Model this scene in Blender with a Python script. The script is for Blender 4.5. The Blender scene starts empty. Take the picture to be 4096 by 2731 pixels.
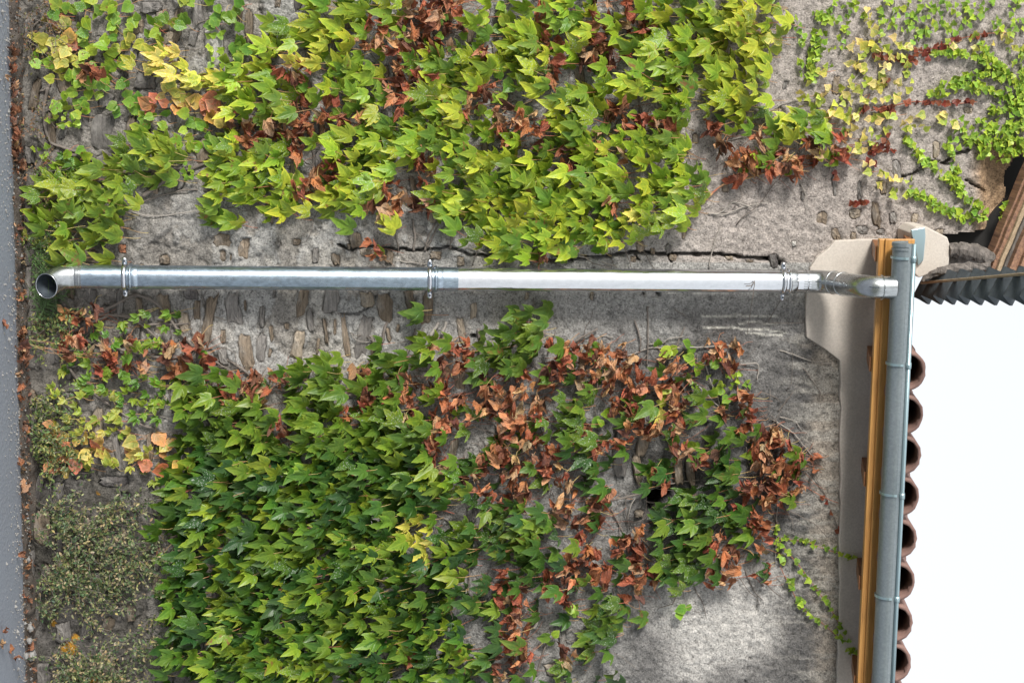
import bpy, math, random
import numpy as np
from mathutils import Vector, Matrix
R = math.radians
random.seed(7); rng = np.random.default_rng(7)
scn = bpy.context.scene
COL = scn.collection
# ------------------------------------------------------------------ camera, light
F = 1800.0; PSI = R(9.6); TH = math.atan(126/1800.0); DIST = 8.0
fw = Vector((math.sin(PSI)*math.cos(TH), math.cos(PSI)*math.cos(TH), math.sin(TH)))
rr = Vector((-math.sin(PSI)*math.sin(TH), -math.cos(PSI)*math.sin(TH), math.cos(TH)))   # picture right = world up
tt = Vector((-math.cos(PSI), math.sin(PSI), 0))                                          # picture up = world left
CAM = Vector((0, 0, 1.6+DIST*math.sin(TH))) - fw*DIST
cd = bpy.data.cameras.new('camera'); cam = bpy.data.objects.new('camera', cd); COL.objects.link(cam)
m = Matrix((rr, tt, -fw)).transposed().to_4x4(); m.translation = CAM
cam.matrix_world = m
cd.sensor_width = 36; cd.lens = 36*F/1024; cd.clip_end = 2000; cd.clip_start = 0.1
scn.camera = cam
w = bpy.data.worlds.new('World'); scn.world = w; w.use_nodes = True
nt = w.node_tree; nt.nodes.clear()
SUN_EL, SUN_AZ = R(8.5), R(-50)       # azimuth from -Y towards -X
sk = nt.nodes.new('ShaderNodeTexSky'); sk.sky_type = 'NISHITA'; sk.sun_disc = False
sk.sun_elevation = SUN_EL; sk.sun_rotation = math.pi + R(50); sk.dust_density = 3.0; sk.air_density = 1.0
hs = nt.nodes.new('ShaderNodeHueSaturation'); hs.inputs['Saturation'].default_value = 0.30; hs.inputs['Value'].default_value = 1.0
bg = nt.nodes.new('ShaderNodeBackground'); bg.inputs[1].default_value = 0.15
wo = nt.nodes.new('ShaderNodeOutputWorld')
mxs = nt.nodes.new('ShaderNodeMix'); mxs.data_type = 'RGBA'; mxs.inputs[0].default_value = .65; mxs.inputs[7].default_value = (5.8, 5.95, 6.2, 1)   # even white cloud
nt.links.new(sk.outputs[0], hs.inputs['Color']); nt.links.new(hs.outputs[0], mxs.inputs[6]); nt.links.new(mxs.outputs[2], bg.inputs[0]); nt.links.new(bg.outputs[0], wo.inputs[0])
sd = bpy.data.lights.new('sun', 'SUN'); sd.energy = 2.9; sd.angle = R(13); sd.color = (1, .975, .935)
so = bpy.data.objects.new('sun', sd); COL.objects.link(so)
sdir = Vector((math.sin(SUN_AZ)*math.cos(SUN_EL), -math.cos(SUN_AZ)*math.cos(SUN_EL), math.sin(SUN_EL)))
so.rotation_euler = (-sdir).to_track_quat('-Z', 'Y').to_euler(); so.location = (-3, -6, 8)
vs = scn.view_settings; vs.view_transform = 'Standard'; vs.look = 'None'; vs.gamma = 1; vs.use_curve_mapping = False
vs.exposure = 0.5

# ------------------------------------------------------------------ pixel <-> place (source photo pixels, 4096 wide)
def W(su, sv, y=0.0):
    a, b = (su/4-512)/F, -(sv/4-341)/F
    d = fw + rr*a + tt*b
    t = (y-CAM.y)/d.y
    return CAM + d*t
def proj(X, Y, Z):
    dx, dy, dz = X-CAM.x, Y-CAM.y, Z-CAM.z
    d = dx*fw.x+dy*fw.y+dz*fw.z
    a = (dx*rr.x+dy*rr.y+dz*rr.z)/d; b = (dx*tt.x+dy*tt.y+dz*tt.z)/d
    return (a*F+512)*4, (-b*F+341)*4
def cp(ci, cj, x, y):                       # crop coordinates -> source px
    return (ci*1024+x/1.7227, cj*910+y/1.7227)

# ------------------------------------------------------------------ helpers
def mesh(name, V, Fc, mat=None, smooth=False):
    me = bpy.data.meshes.new(name); me.from_pydata([tuple(v) for v in V], [], Fc)
    if mat: me.materials.append(mat)
    if smooth: me.polygons.foreach_set('use_smooth', [True]*len(me.polygons))
    me.update(); return me
def fastmesh(name, V, T, mat=None, smooth=False):    # V (n,3), T (m,3|4) numpy
    me = bpy.data.meshes.new(name); V = np.asarray(V, np.float32); T = np.asarray(T, np.int32); k = T.shape[1]
    me.vertices.add(len(V)); me.vertices.foreach_set('co', V.ravel())
    me.loops.add(T.size); me.loops.foreach_set('vertex_index', T.ravel())
    me.polygons.add(len(T)); me.polygons.foreach_set('loop_start', np.arange(0, T.size, k, dtype=np.int32))
    me.polygons.foreach_set('loop_total', np.full(len(T), k, np.int32))
    if smooth: me.polygons.foreach_set('use_smooth', np.ones(len(T), bool))
    if mat: me.materials.append(mat)
    me.update(calc_edges=True); return me
def link(name, me, parent=None, **kw):
    o = bpy.data.objects.new(name, me); COL.objects.link(o)
    if parent: o.parent = parent
    for k, v in kw.items(): o[k] = v
    return o
def thing(name, label, cat, loc=(0, 0, 0), group=None):
    o = bpy.data.objects.new(name, None); COL.objects.link(o); o.location = loc
    o.empty_display_size = .05
    o['label'] = label; o['category'] = cat
    if group: o['group'] = group
    return o
class MB:
    def __init__(s): s.V = []; s.F = []
    def add(s, V, Fc):
        n = len(s.V); s.V += [tuple(v) for v in V]; s.F += [tuple(i+n for i in f) for f in Fc]
    def box(s, c, d, rot=None):
        V = []
        for x in (-1, 1):
            for y in (-1, 1):
                for z in (-1, 1):
                    v = Vector((x*d[0]/2, y*d[1]/2, z*d[2]/2))
                    if rot: v = rot @ v
                    V.append(v+Vector(c))
        s.add(V, [(0, 1, 3, 2), (4, 6, 7, 5), (0, 4, 5, 1), (2, 3, 7, 6), (0, 2, 6, 4), (1, 5, 7, 3)])
    def prism(s, pts, off):                 # polygon points (3D) extruded by vector
        n = len(pts); o = Vector(off); V = [Vector(p) for p in pts]+[Vector(p)+o for p in pts]
        s.add(V, [tuple(range(n))[::-1], tuple(range(n, 2*n))]+[(i, (i+1) % n, n+(i+1) % n, n+i) for i in range(n)])
    def tube(s, P, rad, n=8, caps=True):
        P = [Vector(p) for p in P]; k = len(P)
        if not hasattr(rad, '__len__'): rad = [rad]*k
        d0 = (P[1]-P[0]).normalized(); up = Vector((0, 1, 0)) if abs(d0.y) < .9 else Vector((1, 0, 0))
        a = d0.cross(up).normalized(); base = len(s.V)
        for i in range(k):
            d = (P[min(i+1, k-1)]-P[max(i-1, 0)]).normalized()
            a = (a-d*a.dot(d)).normalized(); b = d.cross(a)
            for j in range(n):
                t = 2*math.pi*j/n
                s.V.append(tuple(P[i]+(a*math.cos(t)+b*math.sin(t))*rad[i]))
        for i in range(k-1):
            for j in range(n):
                j2 = (j+1) % n
                s.F.append((base+i*n+j, base+i*n+j2, base+(i+1)*n+j2, base+(i+1)*n+j))
        if caps:
            s.F.append(tuple(base+j for j in range(n))[::-1]); s.F.append(tuple(base+(k-1)*n+j for j in range(n)))
    def build(s, name, mat, parent=None, smooth=False, **kw):
        return link(name, mesh(name, s.V, s.F, mat, smooth), parent, **kw)
def bevel(o, wd=.004, seg=2):
    md = o.modifiers.new('bevel', 'BEVEL'); md.width = wd; md.segments = seg; md.limit_method = 'ANGLE'; md.angle_limit = R(40)
def smoothpath(P, sub=6):
    P = [Vector(p) for p in P]; out = []
    for i in range(len(P)-1):
        p0 = P[max(i-1, 0)]; p1 = P[i]; p2 = P[i+1]; p3 = P[min(i+2, len(P)-1)]
        for j in range(sub):
            t = j/sub
            out.append(.5*((2*p1)+(p2-p0)*t+(2*p0-5*p1+4*p2-p3)*t*t+(3*p1-p0-3*p2+p3)*t**3))
    out.append(P[-1]); return out
def vnoise(X, Z, s, seed):                  # value noise on arrays
    g = np.random.default_rng(seed).random((256, 256))
    x = X*s+37.3; z = Z*s+11.7; xi = np.floor(x).astype(int); zi = np.floor(z).astype(int)
    fx = x-xi; fz = z-zi; fx = fx*fx*(3-2*fx); fz = fz*fz*(3-2*fz); xi %= 256; zi %= 256; x1 = (xi+1) % 256; z1 = (zi+1) % 256
    return (g[xi, zi]*(1-fx)+g[x1, zi]*fx)*(1-fz)+(g[xi, z1]*(1-fx)+g[x1, z1]*fx)*fz
def fbm(X, Z, s, seed, o=4):
    r = 0; a = .5; t = 0
    for i in range(o): r = r+a*vnoise(X, Z, s*2**i, seed+i); t += a; a *= .5
    return r/t
def inpoly(U, V, P):
    ins = np.zeros(U.shape, bool); n = len(P)
    for i in range(n):
        x1, y1 = P[i]; x2, y2 = P[(i+1) % n]
        if y1 == y2: continue
        c = ((y1 > V) != (y2 > V)) & (U < (x2-x1)*(V-y1)/(y2-y1)+x1)
        ins ^= c
    return ins
def segdist(U, V, P, closed=False):
    d = np.full(U.shape, 1e9); n = len(P)
    for i in range(n if closed else n-1):
        x1, y1 = P[i][:2]; x2, y2 = P[(i+1) % n][:2]
        L = (x2-x1)**2+(y2-y1)**2+1e-9
        t = np.clip(((U-x1)*(x2-x1)+(V-y1)*(y2-y1))/L, 0, 1)
        d = np.minimum(d, np.hypot(U-x1-t*(x2-x1), V-y1-t*(y2-y1)))
    return d
def sstep(a, b, x): t = np.clip((x-a)/(b-a), 0, 1); return t*t*(3-2*t)

# ------------------------------------------------------------------ materials
class NT:
    def __init__(s, name):
        s.m = bpy.data.materials.new(name); s.m.use_nodes = True; s.t = s.m.node_tree; s.t.nodes.clear()
        s.out = s.n('ShaderNodeOutputMaterial'); s.p = s.n('ShaderNodeBsdfPrincipled'); s.l(s.p.outputs[0], s.out.inputs[0])
    def n(s, k, **kw):
        x = s.t.nodes.new(k)
        for a, b in kw.items(): setattr(x, a, b)
        return x
    def l(s, a, b): s.t.links.new(a, b)
    def noise(s, scale, detail=4, rough=.55, vec=None, sc=None, coord='Object'):
        tc = s.n('ShaderNodeTexCoord'); mp = s.n('ShaderNodeMapping'); s.l(tc.outputs[coord] if vec is None else vec, mp.inputs[0])
        if sc: mp.inputs['Scale'].default_value = sc
        x = s.n('ShaderNodeTexNoise'); x.inputs['Scale'].default_value = scale; x.inputs['Detail'].default_value = detail
        x.inputs['Roughness'].default_value = rough; s.l(mp.outputs[0], x.inputs['Vector']); return x.outputs['Fac']
    def voro(s, scale, feature='F1', coord='Object', sc=None):
        tc = s.n('ShaderNodeTexCoord'); mp = s.n('ShaderNodeMapping'); s.l(tc.outputs[coord], mp.inputs[0])
        if sc: mp.inputs['Scale'].default_value = sc
        x = s.n('ShaderNodeTexVoronoi'); x.feature = feature; x.inputs['Scale'].default_value = scale; s.l(mp.outputs[0], x.inputs['Vector']); return x
    def ramp(s, fac, stops):
        x = s.n('ShaderNodeValToRGB'); e = x.color_ramp.elements
        while len(e) < len(stops): e.new(.5)
        for i, (p, c) in enumerate(stops):
            e[i].position = p; e[i].color = (c, c, c, 1) if not hasattr(c, '__len__') else (*c, 1)
        s.l(fac, x.inputs[0]); return x.outputs[0]
    def mix(s, f, a, b, mode='MIX'):
        x = s.n('ShaderNodeMix'); x.data_type = 'RGBA'; x.blend_type = mode
        for i, v in ((0, f), (6, a), (7, b)):
            if hasattr(v, 'is_linked') or hasattr(v, 'links'): s.l(v, x.inputs[i])
            elif i == 0: x.inputs[0].default_value = v
            else: x.inputs[i].default_value = (*v, 1) if hasattr(v, '__len__') else (v, v, v, 1)
        return x.outputs[2]
    def math(s, op, a, b=None):
        x = s.n('ShaderNodeMath'); x.operation = op
        for i, v in ((0, a), (1, b)):
            if v is None: continue
            if hasattr(v, 'links'): s.l(v, x.inputs[i])
            else: x.inputs[i].default_value = v
        return x.outputs[0]
    def bump(s, h, st=.5, dist=.01, prev=None):
        x = s.n('ShaderNodeBump'); x.inputs['Strength'].default_value = st; x.inputs['Distance'].default_value = dist
        s.l(h, x.inputs['Height'])
        if prev: s.l(prev, x.inputs['Normal'])
        s.l(x.outputs[0], s.p.inputs['Normal']); return x.outputs[0]
    def base(s, c):
        if hasattr(c, 'links'): s.l(c, s.p.inputs['Base Color'])
        else: s.p.inputs['Base Color'].default_value = (*c, 1)
    def set(s, **kw):
        for k, v in kw.items(): s.p.inputs[k.replace('_', ' ')].default_value = v
        return s
M = {}
# mortar / render of the wall (colour from the wall's own attribute, speckle and pits from noise)
t = NT('mortar'); at = t.n('ShaderNodeAttribute', attribute_name='tint')
n1 = t.noise(120, 3, .75); n2 = t.noise(34, 5, .7); n3 = t.noise(420, 2, .5)
c = t.mix(1, at.outputs[0], t.ramp(n1, [(.33, .38), (.44, .88), (.56, 1.1), (.68, 1.5)]), 'MULTIPLY')
c = t.mix(1, c, t.ramp(n2, [(.30, .50), (.47, 1), (.7, 1.3)]), 'MULTIPLY')
vo = t.voro(75); c = t.mix(t.ramp(vo.outputs['Distance'], [(.0, .75), (.16, .0)]), c, (.07, .06, .055))
t.base(c); t.set(Roughness=.92, Specular_IOR_Level=.2)
b = t.bump(n1, .8, .010); t.bump(n2, .8, .018, b); M['mortar'] = t.m
# stone
t = NT('stone'); oi = t.n('ShaderNodeObjectInfo')
n1 = t.noise(26, 6, .65, sc=(.35, 1, 2.6)); n2 = t.noise(150, 3, .6, sc=(.4, 1, 2)); n3 = t.noise(9, 4, .6)
c = t.mix(1, oi.outputs['Color'], t.ramp(n1, [(.3, .5), (.5, 1), (.72, 1.45)]), 'MULTIPLY')
c = t.mix(1, c, t.ramp(n2, [(.3, .7), (.55, 1.05), (.75, 1.3)]), 'MULTIPLY')
c = t.mix(t.ramp(n3, [(.52, 0), (.68, .55)]), c, (.36, .34, .31))
t.base(c); t.set(Roughness=.85, Specular_IOR_Level=.3); b = t.bump(n1, .8, .012); t.bump(n2, .6, .004, b); M['stone'] = t.m
# pale plaster
t = NT('plaster'); n1 = t.noise(120, 4, .6); n2 = t.noise(6, 5, .6); n3 = t.noise(3, 3, .5, sc=(1, 1, .3))
c = t.mix(n2, (.50, .44, .38), (.66, .61, .54)); c = t.mix(1, c, t.ramp(n1, [(.3, .86), (.7, 1.08)]), 'MULTIPLY')
c = t.mix(t.ramp(n3, [(.5, 0), (.75, .35)]), c, (.40, .36, .31))
t.base(c); t.set(Roughness=.9); t.bump(n1, .25, .003); M['plaster'] = t.m
# galvanised pipe, weathered and bright
def galv(name, col, rough, dull, mott):
    t = NT(name); n1 = t.noise(60, 5, .7, sc=(1, 1, .5)); n2 = t.noise(14, 6, .7, sc=(1.5, 1.5, .6)); v = t.voro(160)
    n4 = t.noise(50, 4, .6, sc=(1.4, 1.4, .12))
    c = t.mix(t.ramp(n2, [(.38, 0), (.68, 1)]), col, dull)
    c = t.mix(1, c, t.ramp(n1, [(.3, 1-mott), (.7, 1+mott*.5)]), 'MULTIPLY')
    c = t.mix(t.ramp(n4, [(.62, 0), (.72, .5*mott+.1)]), c, (.80, .80, .78))
    t.base(c); t.set(Metallic=.95)
    t.l(t.ramp(n2, [(.3, rough*.75), (.7, rough*1.5)]), t.p.inputs['Roughness'])
    b = t.bump(n1, .06, .002); t.bump(t.noise(7, 3, .5, sc=(1.6, 1.6, 1)), .10, .01, b); return t.m
M['galv_dull'] = galv('galvanised_weathered', (.48, .57, .66), .27, (.36, .45, .53), .35)
M['galv_bright'] = galv('galvanised_bright', (.76, .78, .81), .10, (.72, .74, .77), .08)
M['elbow'] = galv('zinc_elbow', (.58, .60, .61), .22, (.42, .45, .46), .2)
t = NT('zinc_gutter'); n1 = t.noise(9, 5, .6, sc=(.5, 1, 1)); n2 = t.noise(90, 3, .6)
c = t.mix(n1, (.20, .245, .265), (.34, .375, .39)); c = t.mix(1, c, t.ramp(n2, [(.3, .86), (.7, 1.1)]), 'MULTIPLY')
t.base(c); t.set(Metallic=.55, Roughness=.42); t.bump(n1, .05, .01); M['gutter'] = t.m
t = NT('zinc_lip'); t.base((.40, .53, .56)); t.set(Metallic=.7, Roughness=.3); t.bump(t.noise(30), .05, .003); M['lip'] = t.m
t = NT('clamp_steel'); n1 = t.noise(80, 4, .6); t.base(t.mix(n1, (.60, .62, .66), (.82, .83, .86))); t.set(Metallic=1., Roughness=.24); M['clamp'] = t.m
t = NT('pipe_inside'); t.base(t.mix(t.noise(40), (.03, .04, .05), (.09, .11, .13))); t.set(Metallic=.4, Roughness=.5); M['inside'] = t.m
# wood
def wood(name, a, b, sc, ax, rough=.6, dark=(.10, .06, .03), st=.3, knots=True):
    t = NT(name); s_ = [sc, sc, sc]; s_[ax] = sc*.04
    n1 = t.noise(1, 6, .6, sc=s_); s2 = [x*4 for x in s_]; n2 = t.noise(1, 3, .6, sc=s2)
    c = t.mix(t.ramp(n1, [(.35, 0), (.65, 1)]), a, b); c = t.mix(t.ramp(n2, [(.5, 0), (.72, .45)]), c, dark)
    if knots:
        v = t.voro(3.2, sc=tuple((.5 if i == ax else 2.2) for i in range(3)))
        c = t.mix(t.ramp(v.outputs['Distance'], [(.03, .9), (.09, 0)]), c, dark)
    t.base(c); t.set(Roughness=rough); t.bump(n1, st, .004); return t.m
M['fascia'] = wood('varnished_larch', (.62, .33, .10), (.46, .22, .06), 55, 0, .38, (.25, .10, .03), .12)
M['rafter'] = wood('rafter_wood', (.30, .13, .05), (.20, .08, .03), 60, 1, .5)
M['old_wood'] = wood('weathered_red_timber', (.36, .20, .12), (.20, .11, .075), 60, 1, .7, (.05, .035, .03), .8, False)
M['grey_wood'] = wood('rotten_grey_timber', (.20, .175, .155), (.08, .07, .062), 40, 0, .85, (.02, .018, .016), 1.0, False)
M['batten'] = wood('pale_batten', (.50, .38, .25), (.38, .28, .18), 60, 1, .7)
t = NT('clay_tile'); n1 = t.noise(35, 5, .65); n2 = t.noise(6, 4, .6)
c = t.mix(n1, (.16, .09, .075), (.29, .18, .15)); c = t.mix(t.ramp(n2, [(.5, 0), (.7, .6)]), c, (.16, .12, .10)); t.base(c); t.set(Roughness=.85); t.bump(n1, .4, .004); M['tile'] = t.m
t = NT('fibre_cement'); n1 = t.noise(50, 4, .6); n2 = t.noise(7, 4, .6)
t.base(t.mix(1, t.mix(n2, (.055, .068, .078), (.095, .11, .12)), t.ramp(n1, [(.3, .8), (.7, 1.15)]), 'MULTIPLY')); t.set(Roughness=.75); t.bump(n1, .3, .003); M['fibre'] = t.m
# asphalt, dirt, ground
t = NT('asphalt'); n1 = t.noise(160, 3, .6); v = t.voro(70); v2 = t.voro(140); n2 = t.noise(2.2, 5, .6)
c = t.mix(n1, (.22, .245, .29), (.34, .37, .42)); c = t.mix(t.ramp(n2, [(.3, 0), (.75, .5)]), c, (.24, .25, .28))
c = t.mix(t.ramp(v.outputs['Distance'], [(.07, .9), (.15, 0)]), c, (.50, .50, .50))
c = t.mix(t.ramp(v2.outputs['Distance'], [(.12, .7), (.25, 0)]), c, (.06, .065, .075))
t.base(c); t.set(Roughness=.85); t.bump(v.outputs['Distance'], .4, .006); M['asphalt'] = t.m
t = NT('verge_dirt'); n1 = t.noise(90, 5, .7); n2 = t.noise(14, 4, .6); v = t.voro(90)
c = t.mix(n1, (.05, .042, .035), (.22, .19, .16)); c = t.mix(t.ramp(n2, [(.45, 0), (.7, .5)]), c, (.12, .08, .06)); c = t.mix(t.ramp(v.outputs['Distance'], [(.08, .9), (.18, 0)]), c, (.42, .40, .38))
t.base(c); t.set(Roughness=.95); t.bump(n1, .9, .02); M['dirt'] = t.m
t = NT('field'); n1 = t.noise(.3, 6, .6); t.base(t.mix(n1, (.07, .09, .06), (.13, .14, .11))); t.set(Roughness=1.); M['field'] = t.m
t = NT('pebble'); oi = t.n('ShaderNodeObjectInfo'); n1 = t.noise(60, 4, .6)
t.base(t.mix(n1, (.16, .155, .15), (.36, .35, .33))); t.set(Roughness=.9); t.bump(n1, .4, .004); M['pebble'] = t.m
# leaves
def leafmat(name, src, vein_litrim_col, litrim_k, rough, trans, vk, cs, crin=.15):
    t = NT(name)
    if src == 'obj': colr = t.n('ShaderNodeObjectInfo').outputs['Color']
    else: colr = t.n('ShaderNodeAttribute', attribute_name='tint').outputs['Color']
    ve = t.n('ShaderNodeAttribute', attribute_name='vein').outputs['Fac']; ri = t.n('ShaderNodeAttribute', attribute_name='rim').outputs['Fac']
    oi = t.n('ShaderNodeObjectInfo'); tc = t.n('ShaderNodeTexCoord')
    ad = t.n('ShaderNodeVectorMath'); ad.operation = 'ADD'; t.l(tc.outputs['Object'], ad.inputs[0])
    mu = t.math('MULTIPLY', oi.outputs['Random'], 50.0 if src == 'obj' else 0.0); cb = t.n('ShaderNodeCombineXYZ'); t.l(mu, cb.inputs[0]); t.l(mu, cb.inputs[2]); t.l(cb.outputs[0], ad.inputs[1])
    n1 = t.noise(1.5*cs, 2, .5, vec=ad.outputs[0]); n2 = t.noise(9*cs, 3, .6, vec=ad.outputs[0])
    c = t.mix(t.ramp(n1, [(.38, 0), (.62, .75)]), colr, t.mix(1, colr, (1.6, 1.28, .85), 'MULTIPLY'))
    c = t.mix(1, c, t.ramp(n2, [(.25, .80), (.75, 1.15)]), 'MULTIPLY')
    c = t.mix(t.math('MULTIPLY', t.math('POWER', ri, 3.6), litrim_k), c, t.mix(1, colr, vein_litrim_col, 'MULTIPLY'))  # yellowish leaf edge, with the light on the tips painted into it
    c = t.mix(t.math('MULTIPLY', t.math('POWER', ve, 7.0), vk), c, t.mix(1, colr, vein_litrim_col, 'MULTIPLY'))
    if src == 'obj' and trans > .2:      # lime spatter and brown specks on some leaves
        sp = t.noise(13, 2, .8, vec=ad.outputs[0]); who = t.ramp(oi.outputs['Random'], [(.74, 0), (.78, 1)]); c = t.mix(t.math('MULTIPLY', t.ramp(sp, [(.60, 0), (.64, .75)]), who), c, (.55, .58, .52))
        sp2 = t.noise(3.2, 2, .6, vec=ad.outputs[0]); who2 = t.ramp(oi.outputs['Random'], [(.0, 1), (.10, 1), (.13, 0)]); c = t.mix(t.math('MULTIPLY', t.ramp(sp2, [(.58, 0), (.66, .85)]), who2), c, (.22, .10, .04))
    t.base(c); t.set(Roughness=rough, Specular_IOR_Level=.3)
    t.bump(t.math('ADD', t.math('MULTIPLY', t.math('POWER', ve, 4.0), -.6), n2), crin, .006 if src != 'obj' else .05)
    tr = t.n('ShaderNodeBsdfTranslucent'); t.l(c, tr.inputs[0]); mx = t.n('ShaderNodeMixShader'); mx.inputs[0].default_value = trans
    t.l(t.p.outputs[0], mx.inputs[1]); t.l(tr.outputs[0], mx.inputs[2]); t.l(mx.outputs[0], t.out.inputs[0]); return t.m
M['leaf'] = leafmat('ivy_leaf', 'obj', (2.5, 1.75, 1.9), .8, .36, .22, .55, 1)
M['leafS'] = leafmat('ivy_leaf_mass', 'att', (2.5, 1.75, 1.9), .8, .36, .22, .55, 12)
M['dry'] = leafmat('dry_leaf', 'obj', (1.35, 1.3, 1.3), .5, .6, .12, .4, 1, .5)
M['dryS'] = leafmat('dry_leaf_mass', 'att', (1.35, 1.3, 1.3), .5, .6, .12, .4, 12, .5)
t = NT('vine_bark'); n1 = t.noise(120, 4, .6, sc=(1, 1, .4)); t.base(t.mix(n1, (.10, .082, .068), (.27, .235, .205))); t.set(Roughness=.9); t.bump(n1, .8, .004); M['bark'] = t.m
t = NT('pale_twig'); n1 = t.noise(90, 4, .6); t.base(t.mix(n1, (.24, .215, .19), (.42, .385, .34))); t.set(Roughness=.85); M['twig'] = t.m
t = NT('petiole'); n1 = t.noise(6, 3, .6); t.base(t.ramp(n1, [(.4, (.42, .13, .08)), (.6, (.52, .42, .16))])); t.set(Roughness=.55); M['petiole'] = t.m
t = NT('red_tendril'); n1 = t.noise(8, 3, .6); t.base(t.mix(n1, (.30, .07, .035), (.42, .17, .09))); t.set(Roughness=.6); M['tendril'] = t.m
t = NT('grass'); n1 = t.noise(20, 3, .6); t.base(t.mix(n1, (.035, .085, .025), (.10, .17, .05))); t.set(Roughness=.6); M['grass'] = t.m
t = NT('painted_shade_black'); n1 = t.noise(5); t.base(t.mix(n1, (.01, .01, .01), (.03, .028, .025))); t.set(Roughness=1.); M['shade_black'] = t.m  # near-black colour painted in place of deep shade

# ------------------------------------------------------------------ ground
mb = MB(); S = 900
mb.add([(-S, -S, -.06), (S, -S, -.06), (S, S, -.06), (-S, S, -.06)], [(0, 1, 2, 3)])
mb.build('ground', M['field'], kind='structure')
XX = np.linspace(-30, 30, 241)
def gz(x): return .014-.0093*x
def edge(x): return -.075-.012*math.sin(x*3.1)-.01*math.sin(x*9.7+1)-.008*math.sin(x*23)
V = []; Fc = []
for i, x in enumerate(XX):
    g = gz(min(max(x, -2.5), 2.8)); V += [(x, -7.0, g), (x, -1.5, .012+g), (x, edge(x), g), (x, edge(x)-.004, -.05)]
    if i: 
        for k in range(3): a = (i-1)*4+k; Fc.append((a, a+4, a+5, a+1))
link('road', mesh('road', V, Fc, M['asphalt']), kind='structure')
nx, ny = 700, 22
gx = np.linspace(-3.2, 3.8, nx); gy = np.linspace(-.33, .12, ny); GX, GY = np.meshgrid(gx, gy, indexing='ij')
GZ = -.025+gz(GX)+.05*sstep(-.16, -.05, GY)*(.25+fbm(GX, GY, 14, 5))+.05*sstep(-.1, .05, GY)*fbm(GX, GY, 5, 9)
idx = np.arange(nx*ny).reshape(nx, ny); T = np.stack([idx[:-1, :-1], idx[1:, :-1], idx[1:, 1:], idx[:-1, 1:]], -1).reshape(-1, 4)
link('verge', fastmesh('verge', np.stack([GX, GY, GZ], -1).reshape(-1, 3), T, M['dirt'], True), kind='structure')

# ------------------------------------------------------------------ the wall
wall = thing('stone_wall', 'rubble stone wall with crumbling grey render, overgrown by ivy, behind the downpipe', 'wall', (0, 0, 0))
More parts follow.
